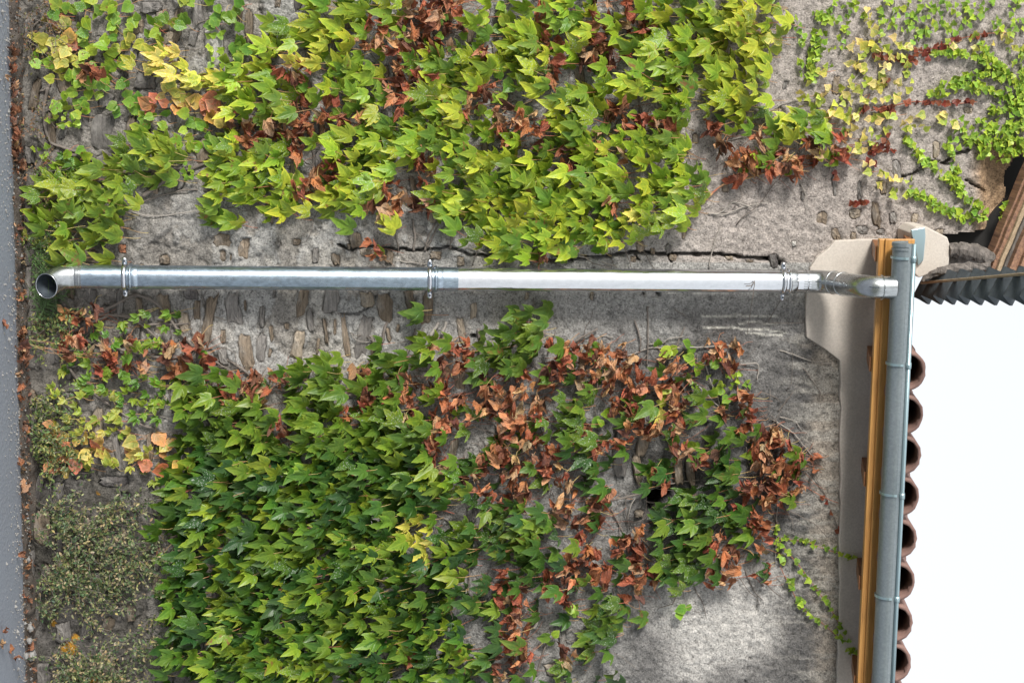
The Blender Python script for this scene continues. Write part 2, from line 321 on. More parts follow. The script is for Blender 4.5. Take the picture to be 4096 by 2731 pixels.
# stones: crop i, crop j, x, y, w(u), h(v), tone
g_, b_, w_, t_, o_, k_ = 'gbwtok'
TONE = {'g': (.205, .19, .175), 'b': (.215, .17, .125), 'w': (.52, .50, .46), 't': (.33, .275, .21), 'o': (.46, .20, .11), 'k': (.11, .10, .095)}
ST = [(0,0,1040,50,150,90,'g'),(0,0,1120,135,90,150,'b'),(0,0,1222,170,60,280,'b'),(0,0,1360,100,80,240,'g'),(0,0,1475,320,110,290,'w'),(0,0,1640,100,60,180,'b'),
(0,0,1715,190,55,240,'b'),(0,0,1250,372,55,90,'g'),(0,0,850,520,45,150,'k'),(0,0,440,560,110,220,'b'),(0,0,430,880,70,150,'g'),(0,0,700,900,150,240,'g'),(0,0,900,880,60,180,'b'),
(0,0,1000,560,160,120,'g'),(0,0,1240,600,120,80,'t'),(0,0,1280,960,90,160,'w'),(0,0,1400,1030,120,180,'b'),(0,0,690,290,90,80,'g'),(0,0,950,180,80,110,'b'),(0,0,560,800,100,180,'g'),
(0,0,1160,260,70,90,'t'),(0,0,1190,480,70,110,'b'),(0,0,1330,260,60,120,'g'),(0,0,1180,800,70,120,'g'),(0,0,620,560,60,120,'g'),
(0,1,560,200,230,90,'b'),(0,1,620,470,110,100,'g'),(0,1,960,570,50,160,'b'),(0,1,1035,590,45,150,'g'),(0,1,1125,540,85,170,'b'),(0,1,1110,690,90,100,'t'),(0,1,1265,660,80,150,'t'),
(0,1,1310,460,110,80,'k'),(0,1,1355,570,45,130,'b'),(0,1,1435,640,75,380,'b'),(0,1,1605,560,105,220,'g'),(0,1,1690,540,20,80,'b'),(0,1,1680,140,85,150,'b'),(0,1,1530,85,120,90,'b'),
(0,1,1135,220,75,60,'b'),(0,1,1535,185,50,90,'b'),(0,1,1592,200,28,70,'b'),(0,1,840,150,50,60,'o'),(0,1,1020,1250,190,140,'g'),(0,1,1135,1500,40,90,'t'),(0,1,720,580,60,80,'g'),(0,1,1380,300,40,50,'t'),
(1,1,320,510,75,210,'b'),(1,1,520,500,105,180,'g'),(1,1,765,500,100,120,'t'),(1,1,890,560,115,200,'b'),(1,1,40,620,36,150,'g'),(1,1,35,830,75,200,'g'),(1,1,105,730,24,110,'b'),(1,1,95,860,24,60,'b'),
(1,1,290,800,85,190,'t'),(1,1,370,640,45,180,'g'),(1,1,480,720,22,180,'b'),(1,1,425,820,22,110,'b'),(1,1,615,750,42,320,'b'),(1,1,740,740,90,300,'g'),(1,1,805,830,28,130,'b'),(1,1,1060,500,65,160,'b'),
(1,1,1180,560,78,220,'b'),(1,1,912,740,28,100,'b'),(1,1,1420,720,52,200,'t'),(1,1,1500,570,50,110,'t'),(1,1,690,90,95,110,'b'),(1,1,760,170,110,50,'t'),(1,1,920,205,55,90,'b'),(1,1,410,190,46,110,'g'),
(1,1,550,215,55,80,'b'),(1,1,1410,230,55,70,'t'),(1,1,1240,190,80,60,'b'),(1,1,720,1030,70,80,'b'),(1,1,1400,1040,80,150,'b'),(1,1,125,450,20,70,'g'),(1,1,545,680,22,120,'b'),(1,1,210,680,30,40,'b'),
(1,1,640,130,20,40,'b'),(1,1,150,110,35,35,'g'),(1,1,280,100,50,40,'b'),(1,1,870,1020,30,60,'b'),(1,1,980,690,24,70,'b'),
(2,1,105,470,28,60,'t'),(2,1,885,130,50,80,'b'),(2,1,1080,145,38,70,'g'),(2,1,1110,205,55,45,'b'),(2,1,905,1490,75,190,'b'),(2,1,735,1500,60,180,'g'),(2,1,835,215,40,40,'b'),(2,1,970,160,28,50,'b'),(2,1,550,470,22,60,'t'),
(2,1,1185,40,28,70,'b'),(2,1,1500,210,60,24,'t'),(2,1,1640,230,50,24,'b'),
(2,2,750,60,100,180,'g'),(2,2,870,100,60,200,'b'),(2,2,1150,110,60,190,'b'),(2,2,1235,120,55,210,'b'),(2,2,350,1280,50,130,'g'),(2,2,270,1480,85,90,'t'),(2,2,880,410,60,40,'t'),
(3,0,470,590,48,130,'b'),(3,0,820,560,34,80,'b'),(3,0,890,1180,55,150,'g'),(3,0,790,1290,45,100,'b'),(3,0,460,1280,28,150,'g'),(3,0,630,1310,28,140,'g'),(3,0,745,1480,55,180,'b'),(3,0,1160,1030,48,120,'t'),
(3,0,370,1500,80,90,'b'),(3,0,1385,760,60,45,'t'),(3,0,600,1470,80,70,'t'),(3,0,860,1500,50,80,'g'),(3,0,1010,1500,40,70,'t'),(3,0,120,590,30,60,'g'),(3,0,90,780,30,90,'t'),(3,0,240,1350,24,60,'g'),
(3,1,470,50,55,90,'b'),(3,1,650,15,80,60,'g'),(3,1,40,230,55,100,'k'),(3,1,180,110,30,36,'w'),(3,1,590,60,40,60,'b'),(3,1,780,30,60,40,'g'),(3,1,1180,40,60,60,'t'),
(0,2,780,180,200,80,'k'),(0,2,560,130,120,90,'k'),(0,2,1020,440,90,200,'g'),(0,2,1110,680,60,90,'b'),(0,2,1080,900,70,150,'b'),(0,2,1120,1050,60,120,'g'),(0,2,1030,620,110,80,'t'),(0,2,900,1090,60,120,'b')]
stones = []
occ = []
def add_stone(su, sv, w, h, tone, wob=.16):
    n = 15; pts = []
    for i in range(n):
        a = 2*math.pi*(i+random.uniform(-.25, .25))/n
        ca, sa = math.cos(a), math.sin(a)
        k = 1/max(abs(ca), abs(sa)); k = 1+(k-1)*random.uniform(.6, 1.0); k *= random.uniform(1-wob*1.5, 1+wob*.6)
        pts.append((su+ca*k*w/2, sv+sa*k*h/2))
    sk_ = random.uniform(-.2, .2)
    pts = [(p[0]+sk_*(p[1]-sv), p[1]) for p in pts]
    stones.append((pts, su, sv, w, h, tone)); occ.append((su, sv, w/2, h/2))
for ci, cj, x, y, w0, h0, tn in ST:
    a, b = cp(ci, cj, x, y); add_stone(a, b, w0/1.7227, h0/1.7227, tn)
def free(su, sv, w, h, g=7):
    return all(abs(su-o[0]) > w/2+o[2]+g or abs(sv-o[1]) > h/2+o[3]+g for o in occ)
tries = 0
while len(stones) < 400 and tries < 16000:
    tries += 1
    su = random.uniform(100, 3400); sv = random.uniform(-60, 2790)
    if su > 1000 and random.random() < min(.93, .45+(su-1000)/3000): continue
    if su > 1500 and sv > 2150: continue
    if su > 2350 and sv > 980: continue
    if su > 2950 and sv < 600: continue
    if 990 < su < 3300 and 880 < sv < 1700: 
        if random.random() < .97: continue
    if 480 < su < 850 and 750 < sv < 1050: continue
    if su > 1000: w0 = random.uniform(18, 48); h0 = random.uniform(40, 130)
    else: w0 = random.uniform(22, 85); h0 = random.uniform(50, 170)
    if free(su, sv, w0, h0): add_stone(su, sv, w0, h0, random.choice('ggggbbbtk'))
# height field
x0, x1, z0, z1 = -1.95, 2.15, -.18, 5.0; st = .0085
ax = np.arange(x0, x1, st); az = np.arange(z0, z1, st)
GXw, GZw = np.meshgrid(ax, az, indexing='ij'); U, V_ = proj(GXw, 0*GXw, GZw)
wob_u = U+10*(fbm(GXw, GZw, 18, 90)-.5); wob_v = V_+22*(fbm(GXw, GZw, 18, 95)-.5)
H = .022*(1-.6*sstep(2300, 2700, U))*(fbm(GXw, GZw, 3, 20)-.5)+.020*(fbm(GXw, GZw, 16, 30, 4)-.5)+.017*(fbm(GXw, GZw, 55, 40, 3)-.5)   # + = out of the wall
rough_left = sstep(1500, 500, U)+sstep(1200, 900, U)*.3
H += rough_left*.035*(fbm(GXw, GZw*2.4, 9, 50, 4)-.5)
# coursed undulation of the hidden stones under the render
H += .014*(fbm(GXw*1.0, GZw*3.6, 7, 60, 3)-.5)*sstep(2700, 1500, U)
# edge of broken-off render patches: thick render here, bare lower layer there
pat = fbm(GXw*.8, GZw*1.4, 5, 70, 5)+.15*(fbm(GXw, GZw, 40, 75)-.5)
patch = sstep(.50, .515, pat)*sstep(2350, 1600, U+300*(V_ < 900))
H -= .010*patch
POLY_BIG = [(500,905),(560,870),(640,840),(760,700),(850,640),(850,760),(900,880),(1000,930),(1050,1010),(960,1040),(840,1050),(760,1000),(600,960),(520,960)]
bigp = inpoly(wob_u, wob_v, POLY_BIG); H += .008*bigp
tint = np.zeros(U.shape+(3,))
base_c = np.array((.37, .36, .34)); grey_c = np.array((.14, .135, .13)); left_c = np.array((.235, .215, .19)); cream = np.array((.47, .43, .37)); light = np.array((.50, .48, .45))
n1 = fbm(GXw, GZw, 2.2, 100, 5); n2 = fbm(GXw, GZw, 7, 110, 5); n3 = fbm(GXw*3, GZw*1., 6, 120, 4); n4 = fbm(GXw, GZw, 30, 130, 3)
def lerp(a, b, f): return a+(b-a)*f[..., None]
tint[:] = base_c
tint = lerp(tint, left_c, sstep(950, 450, U+260*(n2-.5))*.85)
tint = lerp(tint, left_c*1.05, patch*.75)
tint = lerp(tint, cream*.92, sstep(.5, .7, n2)*.45*sstep(600, 1000, U)*sstep(2500, 1900, U))
tint = lerp(tint, np.array((.42, .36, .32)), sstep(2300, 2900, U)*(V_ < 1050)*.7)
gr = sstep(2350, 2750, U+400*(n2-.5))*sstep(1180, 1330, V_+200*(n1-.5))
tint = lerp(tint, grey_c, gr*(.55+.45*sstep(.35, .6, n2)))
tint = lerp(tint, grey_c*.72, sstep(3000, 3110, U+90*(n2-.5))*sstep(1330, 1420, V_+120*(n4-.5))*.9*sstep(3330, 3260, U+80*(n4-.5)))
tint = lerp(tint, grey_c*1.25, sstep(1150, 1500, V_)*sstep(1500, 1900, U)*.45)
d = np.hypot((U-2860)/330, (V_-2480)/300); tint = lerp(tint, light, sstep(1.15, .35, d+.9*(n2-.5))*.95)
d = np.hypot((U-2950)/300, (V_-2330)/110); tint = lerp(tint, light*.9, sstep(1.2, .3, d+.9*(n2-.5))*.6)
edgeband = sstep(3190, 3290, U+95*(n4-.5)+60*(n3-.5)-.02*(V_-1400))*(V_ > 1180); tint = lerp(tint, np.array((.40, .35, .29)), edgeband*.8)
hs_ = fbm(GXw*5.5, GZw*.9, 6, 140, 4); runs = sstep(.53, .6, hs_)*sstep(3080, 3230, U+150*(n3-.5))*(V_ > 1150); tint = lerp(tint, np.array((.40, .38, .34)), runs*.6)
H += .003*runs
for pl in ([(2,1,1310,605),(2,1,1420,612),(2,1,1560,600),(2,1,1764,612),(3,1,60,610)], [(2,1,1320,683),(2,1,1430,688),(2,1,1520,680),(2,1,1580,697),(2,1,1764,705),(3,1,120,725)],
           [(2,1,1560,660),(2,1,1640,650),(2,1,1764,658),(3,1,60,665)], [(2,1,1620,727),(2,1,1764,733),(3,1,100,745)]):
    P = [cp(*p) for p in pl]; dd = segdist(wob_u, V_+4*(n4-.5), P); tint = lerp(tint, np.array((.58, .56, .50)), sstep(5.5, 2, dd)*.9); H += .004*sstep(6, 2, dd)
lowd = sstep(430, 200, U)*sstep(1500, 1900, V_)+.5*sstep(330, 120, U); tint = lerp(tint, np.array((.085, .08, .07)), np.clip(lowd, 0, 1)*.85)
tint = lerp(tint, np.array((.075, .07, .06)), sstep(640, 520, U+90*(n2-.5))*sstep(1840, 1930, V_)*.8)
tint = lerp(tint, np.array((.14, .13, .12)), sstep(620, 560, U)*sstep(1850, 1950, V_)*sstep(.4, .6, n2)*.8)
# ochre edge at wall end
oc = sstep(3860, 3950, U+60*(n2-.5))*(V_ > 560)*(V_ < 960); tint = lerp(tint, np.array((.42, .25, .11)), oc*.7)
H -= .10*sstep(3900, 4010, U+30*(n2-.5))*(V_ > 600)*(V_ < 980)
# lichen on the low stones
for (lu, lv, lr) in ((270, 2590, 36), (340, 2100, 20), (300, 2240, 16), (380, 2720, 24), (216, 2490, 12), (300, 2550, 14), (392, 1970, 6)):
    tint = lerp(tint, np.array((.42, .22, .03)), sstep(1, .75, np.hypot(U-lu, V_-lv)/lr+1.1*(n4-.5)))
# cracks (deep, open)
def crack(pl, wd, dp, wv=1.0):
    global H, tint
    P = [cp(*p) for p in pl]; dd = segdist(wob_u*1.0, U*0+V_+wv*14*(fbm(GXw, GZw, 30, 200)-.5), P)
    k = sstep(wd, wd*.35, dd); H = H-dp*k; tint = lerp(tint, tint*.55, k*.5)
crack([(1,1,570,120),(1,1,660,150),(1,1,800,130),(1,1,950,150),(1,1,1100,155),(1,1,1340,140),(1,1,1480,190),(1,1,1764,185)], 6, .06)
crack([(2,1,0,200),(2,1,300,230),(2,1,700,190),(2,1,850,170),(2,1,1000,180),(2,1,1180,180),(2,1,1420,185),(2,1,1560,200),(2,1,1764,210),(3,1,40,215),(3,1,100,260)], 7, .09, .7)
crack([(2,1,850,190),(2,1,870,225)], 7, .06); crack([(2,1,1090,190),(2,1,1100,230)], 7, .05)
crack([(1,1,480,580),(1,1,560,590),(1,1,700,590),(1,1,770,565),(1,1,830,480)], 3.6, .03)
crack([(3,0,920,1220),(3,0,990,1200),(3,0,1060,1160),(3,0,1080,1110),(3,0,1160,1110),(3,0,1230,1120),(3,0,1290,1060),(3,0,1400,1025)], 5.5, .05)
crack([(3,0,1370,1240),(3,0,1450,1290),(3,0,1520,1330)], 5.5, .05); crack([(3,0,1230,1120),(3,0,1270,1100)], 9, .06)
crack([(2,2,1740,850),(2,2,1690,980),(2,2,1690,1120)], 2.6, .015); crack([(2,2,1640,1380),(2,2,1610,1560)], 2.6, .015); crack([(1,0,20,60),(1,0,60,130),(1,0,150,120)], 3.4, .02)
crack([(2,1,780,500),(2,1,700,560),(2,1,620,640)], 2.2, .008)
# thin lip of the render sheet next to the long crack is proud
# holes; the large one also has its shade tinted near-black
hole = inpoly(wob_u, wob_v, [cp(2,2,940,290), cp(2,2,1000,215), cp(2,2,1110,210), cp(2,2,1110,300), cp(2,2,1010,380), cp(2,2,960,400)]); H -= .22*hole; tint = lerp(tint, np.array((.02, .02, .02)), hole*1.)
for (hu, hv, hr) in ((*cp(2,1,907,455), 7), (*cp(2,1,1007,457), 7), (*cp(1,1,1500,745), 11), (*cp(3,1,40,215), 22), (*cp(3,1,95,240), 14), (*cp(0,2,700,190), 14)):
    k = sstep(hr, hr*.6, np.hypot(U-hu, V_-hv)); H -= .06*k
# recess of the blocked opening behind the ivy
rec = inpoly(wob_u, wob_v, [cp(2,1,700,1380), cp(2,1,1360,1330), cp(2,2,1380,180), cp(2,2,960,320), cp(2,2,880,700), cp(2,2,760,560), cp(2,2,700,60)]); H -= .03*rec*sstep(0, 1, rec)
# sockets for the stones
for pts, su, sv, w0, h0, tn in stones:
    a = W(su-w0, sv-h0); b = W(su+w0, sv+h0)
    i0 = max(0, int((min(a.x, b.x)-x0)/st)-4); i1 = min(len(ax), int((max(a.x, b.x)-x0)/st)+5); k0 = max(0, int((min(a.z, b.z)-z0)/st)-4); k1 = min(len(az), int((max(a.z, b.z)-z0)/st)+5)
    if i1 <= i0 or k1 <= k0: continue
    u, v = U[i0:i1, k0:k1], V_[i0:i1, k0:k1]; ins = inpoly(u, v, pts); dd = segdist(u, v, pts, True)*np.where(ins, -1, 1)
    H[i0:i1, k0:k1] -= .028*sstep(2.5, -5, dd)
sv_edge = [-200, 560, 640, 700, 800, 860, 920, 950]; su_edge = [4600, 4300, 4090, 4050, 4050, 4010, 3960, 3700]
lim = np.where(V_ < 950, np.interp(V_, sv_edge, su_edge), 3600-(V_-950)*.047)
keep = U < lim+14*(n4-.5)
Yw = -H
nxw, nzw = len(ax), len(az); idx = np.arange(nxw*nzw).reshape(nxw, nzw)
T = np.stack([idx[:-1, :-1], idx[1:, :-1], idx[1:, 1:], idx[:-1, 1:]], -1).reshape(-1, 4)
kk = (keep[:-1, :-1] & keep[1:, 1:]).reshape(-1); T = T[kk]
Pw = np.stack([GXw, Yw, GZw], -1).reshape(-1, 3)
used = np.unique(T); rem = np.zeros(nxw*nzw, np.int64); rem[used] = np.arange(len(used))
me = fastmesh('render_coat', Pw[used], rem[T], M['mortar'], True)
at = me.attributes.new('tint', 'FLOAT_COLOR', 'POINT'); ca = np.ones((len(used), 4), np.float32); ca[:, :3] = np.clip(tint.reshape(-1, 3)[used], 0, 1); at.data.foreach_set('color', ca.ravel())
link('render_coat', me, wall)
def wallY(x, z):
    i = min(max(int((x-x0)/st), 0), nxw-1); k = min(max(int((z-z0)/st), 0), nzw-1); return float(Yw[i, k])
# the stones
stones.sort(key=lambda s: -s[3]*s[4])

for si, (pts, su, sv, w0, h0, tn) in enumerate(stones):
    n = len(pts); c = W(su, sv); y = -(.022*(fbm(np.array([[c.x]]), np.array([[c.z]]), 3, 20)[0, 0]-.5))
    pr = random.uniform(-.006, .008); V = []; cc = Vector((c.x, y, c.z))
    for ring, (k, dy) in enumerate(((1.06, .05), (1.04, .006-pr*.3), (.86, -pr-.001), (.45, -pr-.003))):
        for p in pts:
            q = W(su+(p[0]-su)*k, sv+(p[1]-sv)*k)
            V.append((q.x, y+dy+(random.uniform(-.003, .003) if ring > 0 else 0), q.z))
    V.append((c.x, y-pr-.006, c.z)); V = [Vector(v)-cc for v in V]; Fc = []
    for r_ in range(3):
        for i in range(n): j = (i+1) % n; Fc.append((r_*n+i, r_*n+j, (r_+1)*n+j, (r_+1)*n+i))
    for i in range(n): Fc.append((3*n+i, 3*n+(i+1) % n, 4*n))
    o = link('stone', mesh('stone', V, Fc, M['stone']), wall)
    o.location = cc; tc_ = np.array(TONE[tn])*random.uniform(.8, 1.25)*(.8 if su < 600 else 1.0); o.color = (*tc_, 1)
# solid body behind the render
mb = MB()
zt = W(3560, 1900).z
mb.box((.1, .50, (zt-.1)/2-.1), (4.6, .40, zt+.0)); mb.build('wall_core', M['shade_black'], wall)
mb = MB(); xl = W(3700, 950).x
mb.box(((x0-.3+xl)/2-.0, .55, 2.9), (xl-x0+.3, .28, 4.6)); mb.build('upper_core', M['shade_black'], wall)  # shade of the gap at the wall end is put into its colour

# pale new plaster under the eave
def plate(poly, y0, y1, name, mat, parent, bev=.004):
    mb = MB(); P = [W(a, b, y0) for a, b in poly]; P = [Vector((p.x, y0, p.z)) for p in P]
    mb.prism(P, (0, y1-y0, 0)); o = mb.build(name, mat, parent); bevel(o, bev); return o
s2 = 4096/2352
pl = [(3228,1062),(3330,955),(3520,950),(3640,958),(3628,1200),(3560,2740),(3555,2850),(3330,2850),(3345,2500),(3350,1900),(3352,1430),(3290,1385),(3215,1340),(3213,1170)]
# subdivided outline with small jitter so that the trowelled edge is not ruler straight
pj = []
for i in range(len(pl)):
    a = pl[i]; b = pl[(i+1) % len(pl)]; L = math.hypot(b[0]-a[0], b[1]-a[1]); k = max(1, int(L/45))
    for j in range(k):
        f = j/k; jj = 4 if 3200 < a[0] < 3360 and 3200 < b[0] < 3360 else 1.2
        pj.append((a[0]+(b[0]-a[0])*f+random.uniform(-jj, jj), a[1]+(b[1]-a[1])*f+random.uniform(-jj, jj)))
plate(pj, .03, -.022, 'plaster_band', M['plaster'], wall)

# ------------------------------------------------------------------ the eave: fascia, rafters, tiles
eave = thing('tiled_eave', 'tiled eave with honey coloured fascia board above the overgrown wall', 'roof', tuple(W(3520, 1500, -.3)))
EY = -.33
def loc(parent):
    v = Vector(parent.location)
    while parent.parent: parent = parent.parent; v += Vector(parent.location)
    return v
def build_in(mb, name, mat, parent, smooth=False, **kw):
    L = loc(parent); mb.V = [tuple(Vector(v)-L) for v in mb.V]; return mb.build(name, mat, parent, smooth, **kw)
def board(u0, u1, w0_, w1_, v0, v1, y, th, name, mat, parent):       # u0..u1 at v0, w0_..w1_ at v1
    mb = MB(); P = [W(u0, v0, y), W(u1, v0, y), W(w1_, v1, y), W(w0_, v1, y)]
    mb.prism(P, (0, th, 0)); o = build_in(mb, name, mat, parent); bevel(o, .003); return o
V0, V1 = 955, 2900
def sl(u, v): return u-(v-968)*.049
board(sl(3517, V0), sl(3566, V0), sl(3517, V1), sl(3566, V1), V0, V1, EY, .028, 'fascia_board', M['fascia'], eave)
board(sl(3542, V0), sl(3660, V0), sl(3542, V1), sl(3660, V1), V0, V1, EY-.016, .0155, 'fascia_board', M['fascia'], eave)
mb = MB(); P = [W(sl(3500, 950), 950, EY+.03), W(sl(3530, 950), 950, EY+.03), W(sl(3530, 1010), 1010, EY+.03), W(sl(3500, 1010), 1010, EY+.03)]
# rafters under the roof
for v in (985, 1425, 1885, 2300, 2700):
    mb = MB(); uu = sl(3502, v)
    a = W(uu, v, EY+.03); hgt = .10; wdt = .065
    z = a.z
    P = [Vector((a.x, EY+.03, z)), Vector((a.x+wdt, EY+.03, z)), Vector((a.x+wdt, EY+.03, z+hgt)), Vector((a.x, EY+.03, z+hgt))]
    mb.prism(P, (0, .45, .10)); build_in(mb, 'rafter', M['rafter'], eave)
# soffit boards and roof deck
zf = W(sl(3640, 1500), 1500, EY).z
xa, xb = W(3600, 960, EY).x, W(3600, 2900, EY).x
mb = MB(); P = [Vector((xa, EY+.03, zf-.005)), Vector((xb, EY+.03, zf-.005)), Vector((xb, .9, zf+.25)), Vector((xa, .9, zf+.25))]
mb.prism(P, (0, 0, .022)); build_in(mb, 'roof_deck', M['rafter'], eave)
sl14 = math.tan(R(9))
def tile_mesh(name, r, L, th, up, jag):
    n = 14; V = []; Fc = []; rows = 5
    for k in range(rows):
        y = L*k/(rows-1); z = y*sl14; rk = r*(1-.12*k/(rows-1))
        for layer, rad in ((0, rk), (1, rk-th)):
            for i in range(n+1):
                a = math.pi*i/n; q = 1 + (jag*random.uniform(-1, 1) if k == 0 else 0)
                V.append((rad*1.02*math.cos(a), y+(jag*.05*random.uniform(-1, 1) if k == 0 else 0), z+up*(rad*.92*math.sin(a)*q)+(0 if up > 0 else r*.2)))
    m_ = n+1
    for k in range(rows-1):
        b = k*2*m_
        for i in range(n):
            Fc.append((b+i, b+2*m_+i, b+2*m_+i+1, b+i+1)); Fc.append((b+m_+i, b+m_+i+1, b+3*m_+i+1, b+3*m_+i))
        Fc.append((b, b+m_, b+3*m_, b+2*m_)); Fc.append((b+n, b+2*m_+n, b+3*m_+n, b+m_+n))
    for i in range(n): Fc.append((i, i+1, m_+i+1, m_+i)); b = (rows-1)*2*m_; Fc.append((b+i, b+m_+i, b+m_+i+1, b+i+1))
    return mesh(name, V, Fc, M['tile'], True)
cov = [tile_mesh('roof_tile', .083, .42, .014, 1, .05) for _ in range(4)]; cha = tile_mesh('roof_tile', .075, .42, .013, -1, .0)
for me_ in cov+[cha]:
    pass
tv = [852, 952, 1045, 1140, 1237, 1335, 1430, 1522, 1615]
for i, v2 in enumerate(tv):
    sv = v2*s2; P = W(sl(3676, sv), sv, -.42)
    for course in range(3):
        o = link('roof_tile', random.choice(cov), eave); o.location = Vector((P.x, -.42+course*.34, P.z-.020+course*(.34*sl14+.004)))-loc(eave)
        o.rotation_euler = (0, random.uniform(-.03, .03), random.uniform(-.03, .03)); 
        if i < len(tv)-1:
            sv2 = tv[i+1]*s2; Q = W(sl(3676, sv2), sv2, -.42); mid = (P+Q)/2
            o = link('roof_tile', cha, eave); o.location = Vector((mid.x, -.40+course*.34, mid.z-.055+course*(.34*sl14+.004)))-loc(eave); o.rotation_euler = (0, random.uniform(-.03, .03), 0)

# ------------------------------------------------------------------ gutter
GY_ = -.425; GR = .054
ga = W(3622, 968, GY_); gb = W(3622-(2900-968)*.049, 2900, GY_)
gut = thing('roof_gutter', 'grey zinc half round gutter along the tiled eave, its end cap beside the downpipe', 'gutter', tuple(ga))
gd = (gb-ga); gl = gd.length; gd.normalize()
def ring_profile(r, th, n=16):
    pr = []
    for i in range(n+1):
        a = math.pi+math.pi*i/n; pr.append((r*math.cos(a), r*math.sin(a)*1.0))
    inn = [((r-th)*p[0]/r, (r-th)*p[1]/r) for p in pr][::-1]
    return pr+inn
def sweep(prof, a, b, name, mat, parent, smooth=True, n=2, ends=True):
    mb = MB(); k = len(prof)
    L = loc(parent)
    for j in range(n):
        p = a+(b-a)*(j/(n-1)); mb.V += [tuple(Vector((p.x, p.y+q[0], p.z+q[1]))-L) for q in prof]
    for j in range(n-1):
        for i in range(k): i2 = (i+1) % k; mb.F.append((j*k+i, j*k+i2, (j+1)*k+i2, (j+1)*k+i))
    if ends: mb.F.append(tuple(range(k))); mb.F.append(tuple((n-1)*k+i for i in range(k))[::-1])
    me = mesh(name, mb.V, mb.F, mat, smooth); o = link(name, me, parent)
    md = o.modifiers.new('edges', 'EDGE_SPLIT'); md.split_angle = R(50); return o
top = [(-GR, .022), (-GR, 0)]
prof = ring_profile(GR, .002); sweep(prof, ga, gb, 'gutter_channel', M['gutter'], gut, n=12)
off = Vector((0, -GR-.004, .022))
mb = MB(); mb.box(((ga+gb)/2+Vector((0, -GR+.0005, .010))), (gl, .003, .024), gd.to_track_quat('X', 'Z').to_matrix()); build_in(mb, 'gutter_upstand', M['gutter'], gut)
mb = MB(); mb.tube([ga+off, gb+off], .0095, 10); build_in(mb, 'rolled_lip', M['lip'], gut, True)
mb = MB(); bo = Vector((0, GR, .012)); mb.box((ga+gb)/2+bo, (gl, .003, .03), gd.to_track_quat('X', 'Z').to_matrix()); build_in(mb, 'back_flange', M['gutter'], gut)
def half_disc(p, th, r, name, mat):
    mb = MB(); n = 16; P = [p+Vector((0, r*math.cos(math.pi+math.pi*i/n), r*math.sin(math.pi+math.pi*i/n))) for i in range(n+1)]
    P = [p+Vector((0, -r, .015))]+P+[p+Vector((0, r, .015))]
    mb.prism(P, gd*th); return build_in(mb, name, mat, gut)
half_disc(ga+gd*.004, .003, GR+.0015, 'end_cap', M['gutter'])
def band(p, wd, r, name, mat):
    prof = ring_profile(r, .004, 16); L = loc(gut); mb = MB()
    mb.V = []; k = len(prof)
    for q0 in (p-gd*wd/2, p+gd*wd/2): mb.V += [tuple(Vector((q0.x, q0.y+q[0], q0.z+q[1]))-L) for q in prof]
    for i in range(k): i2 = (i+1) % k; mb.F.append((i, i2, k+i2, k+i))
    mb.F.append(tuple(range(k))); mb.F.append(tuple(k+i for i in range(k))[::-1])
    o = mb.build(name, mat, gut); return o
band(ga+gd*.028, .005, GR+.004, 'end_cap_bead', M['gutter']); band(ga+gd*.008, .014, GR+.003, 'end_cap_rim', M['gutter'])
for v2 in (590, 833, 1130, 1365, 1600):
    sv = v2*s2; f = (W(3600, sv, GY_).x-ga.x)/gd.x; p = ga+gd*f
    o = band(p, .010, GR+.006, 'gutter_bracket', M['lip'])
    mb = MB(); mb.tube([p+off-gd*.013, p+off+gd*.013], .0125, 10); build_in(mb, 'bracket_clip', M['lip'], o, True)

# ------------------------------------------------------------------ downpipe
PY = -.115; PR = .0503
dp = thing('downpipe', 'galvanised round downpipe running from the gutter to an open shoe above the road', 'downpipe', tuple(W(600, 1100, PY)))
def pv(su): return 1107+(su-600)*.0066
def ptube(pts, rad, name, mat, inner=None, n=28, parent=dp):
    mb = MB(); mb.tube(pts, rad, n, caps=False)
    if inner: mb.tube(list(reversed(pts)), [r-inner for r in (rad if hasattr(rad, '__len__') else [rad]*len(pts))][::-1], n, caps=False)
    return build_in(mb, name, mat, parent, True)
pA = [W(u, pv(u), PY) for u in np.linspace(300, 1760, 12)]
ptube(pA, PR*1.012, 'lower_pipe', M['galv_dull'], .002)
pJ = [W(u, pv(u), PY) for u in np.linspace(1735, 1832, 4)]; ptube(pJ, PR*1.03, 'pipe_socket', M['galv_dull'], .003)
pB = [W(u, pv(u), PY) for u in np.linspace(1790, 3236, 12)]
ptube(pB, PR, 'upper_pipe', M['galv_bright'], .002)
# shoe: a short bend ending in a slanted cut that faces the street
a = W(330, pv(330), PY); r0 = PR*1.03
path = [a, a-Vector((0, 0, .03)), W(300, pv(300), PY), W(272, pv(272)+1, PY-.004), W(247, pv(247)+6, PY-.014), W(222, pv(222)+16, PY-.030), W(198, pv(198)+30, PY-.052), W(168, pv(168)+50, PY-.085), W(120, pv(120)+82, PY-.14)]
path = smoothpath(path, 3); mb = MB(); mb.tube(path, r0, 32, caps=False)
Vs = [Vector(v) for v in mb.V]; n = 32
cut = W(186, 1142, PY-.065); cn = Vector((.12, -.90, -.42)).normalized()           # plane of the mouth
def shoe_clip(Vl, k):
    out = [v.copy() for v in Vl]
    for j in range(n):
        hit = None
        for i in range(k-1):
            p, q = Vl[i*n+j], Vl[(i+1)*n+j]
            da, db = (p-cut).dot(cn), (q-cut).dot(cn)
            if da <= 0 < db:
                hit = p+(q-p)*(da/(da-db)); 
                for i2 in range(i+1, k): out[i2*n+j] = hit
                break
    return out
k = len(path); mb.V = [tuple(v) for v in shoe_clip(Vs, k)]; sh_ = build_in(mb, 'shoe', M['elbow'], dp, True)
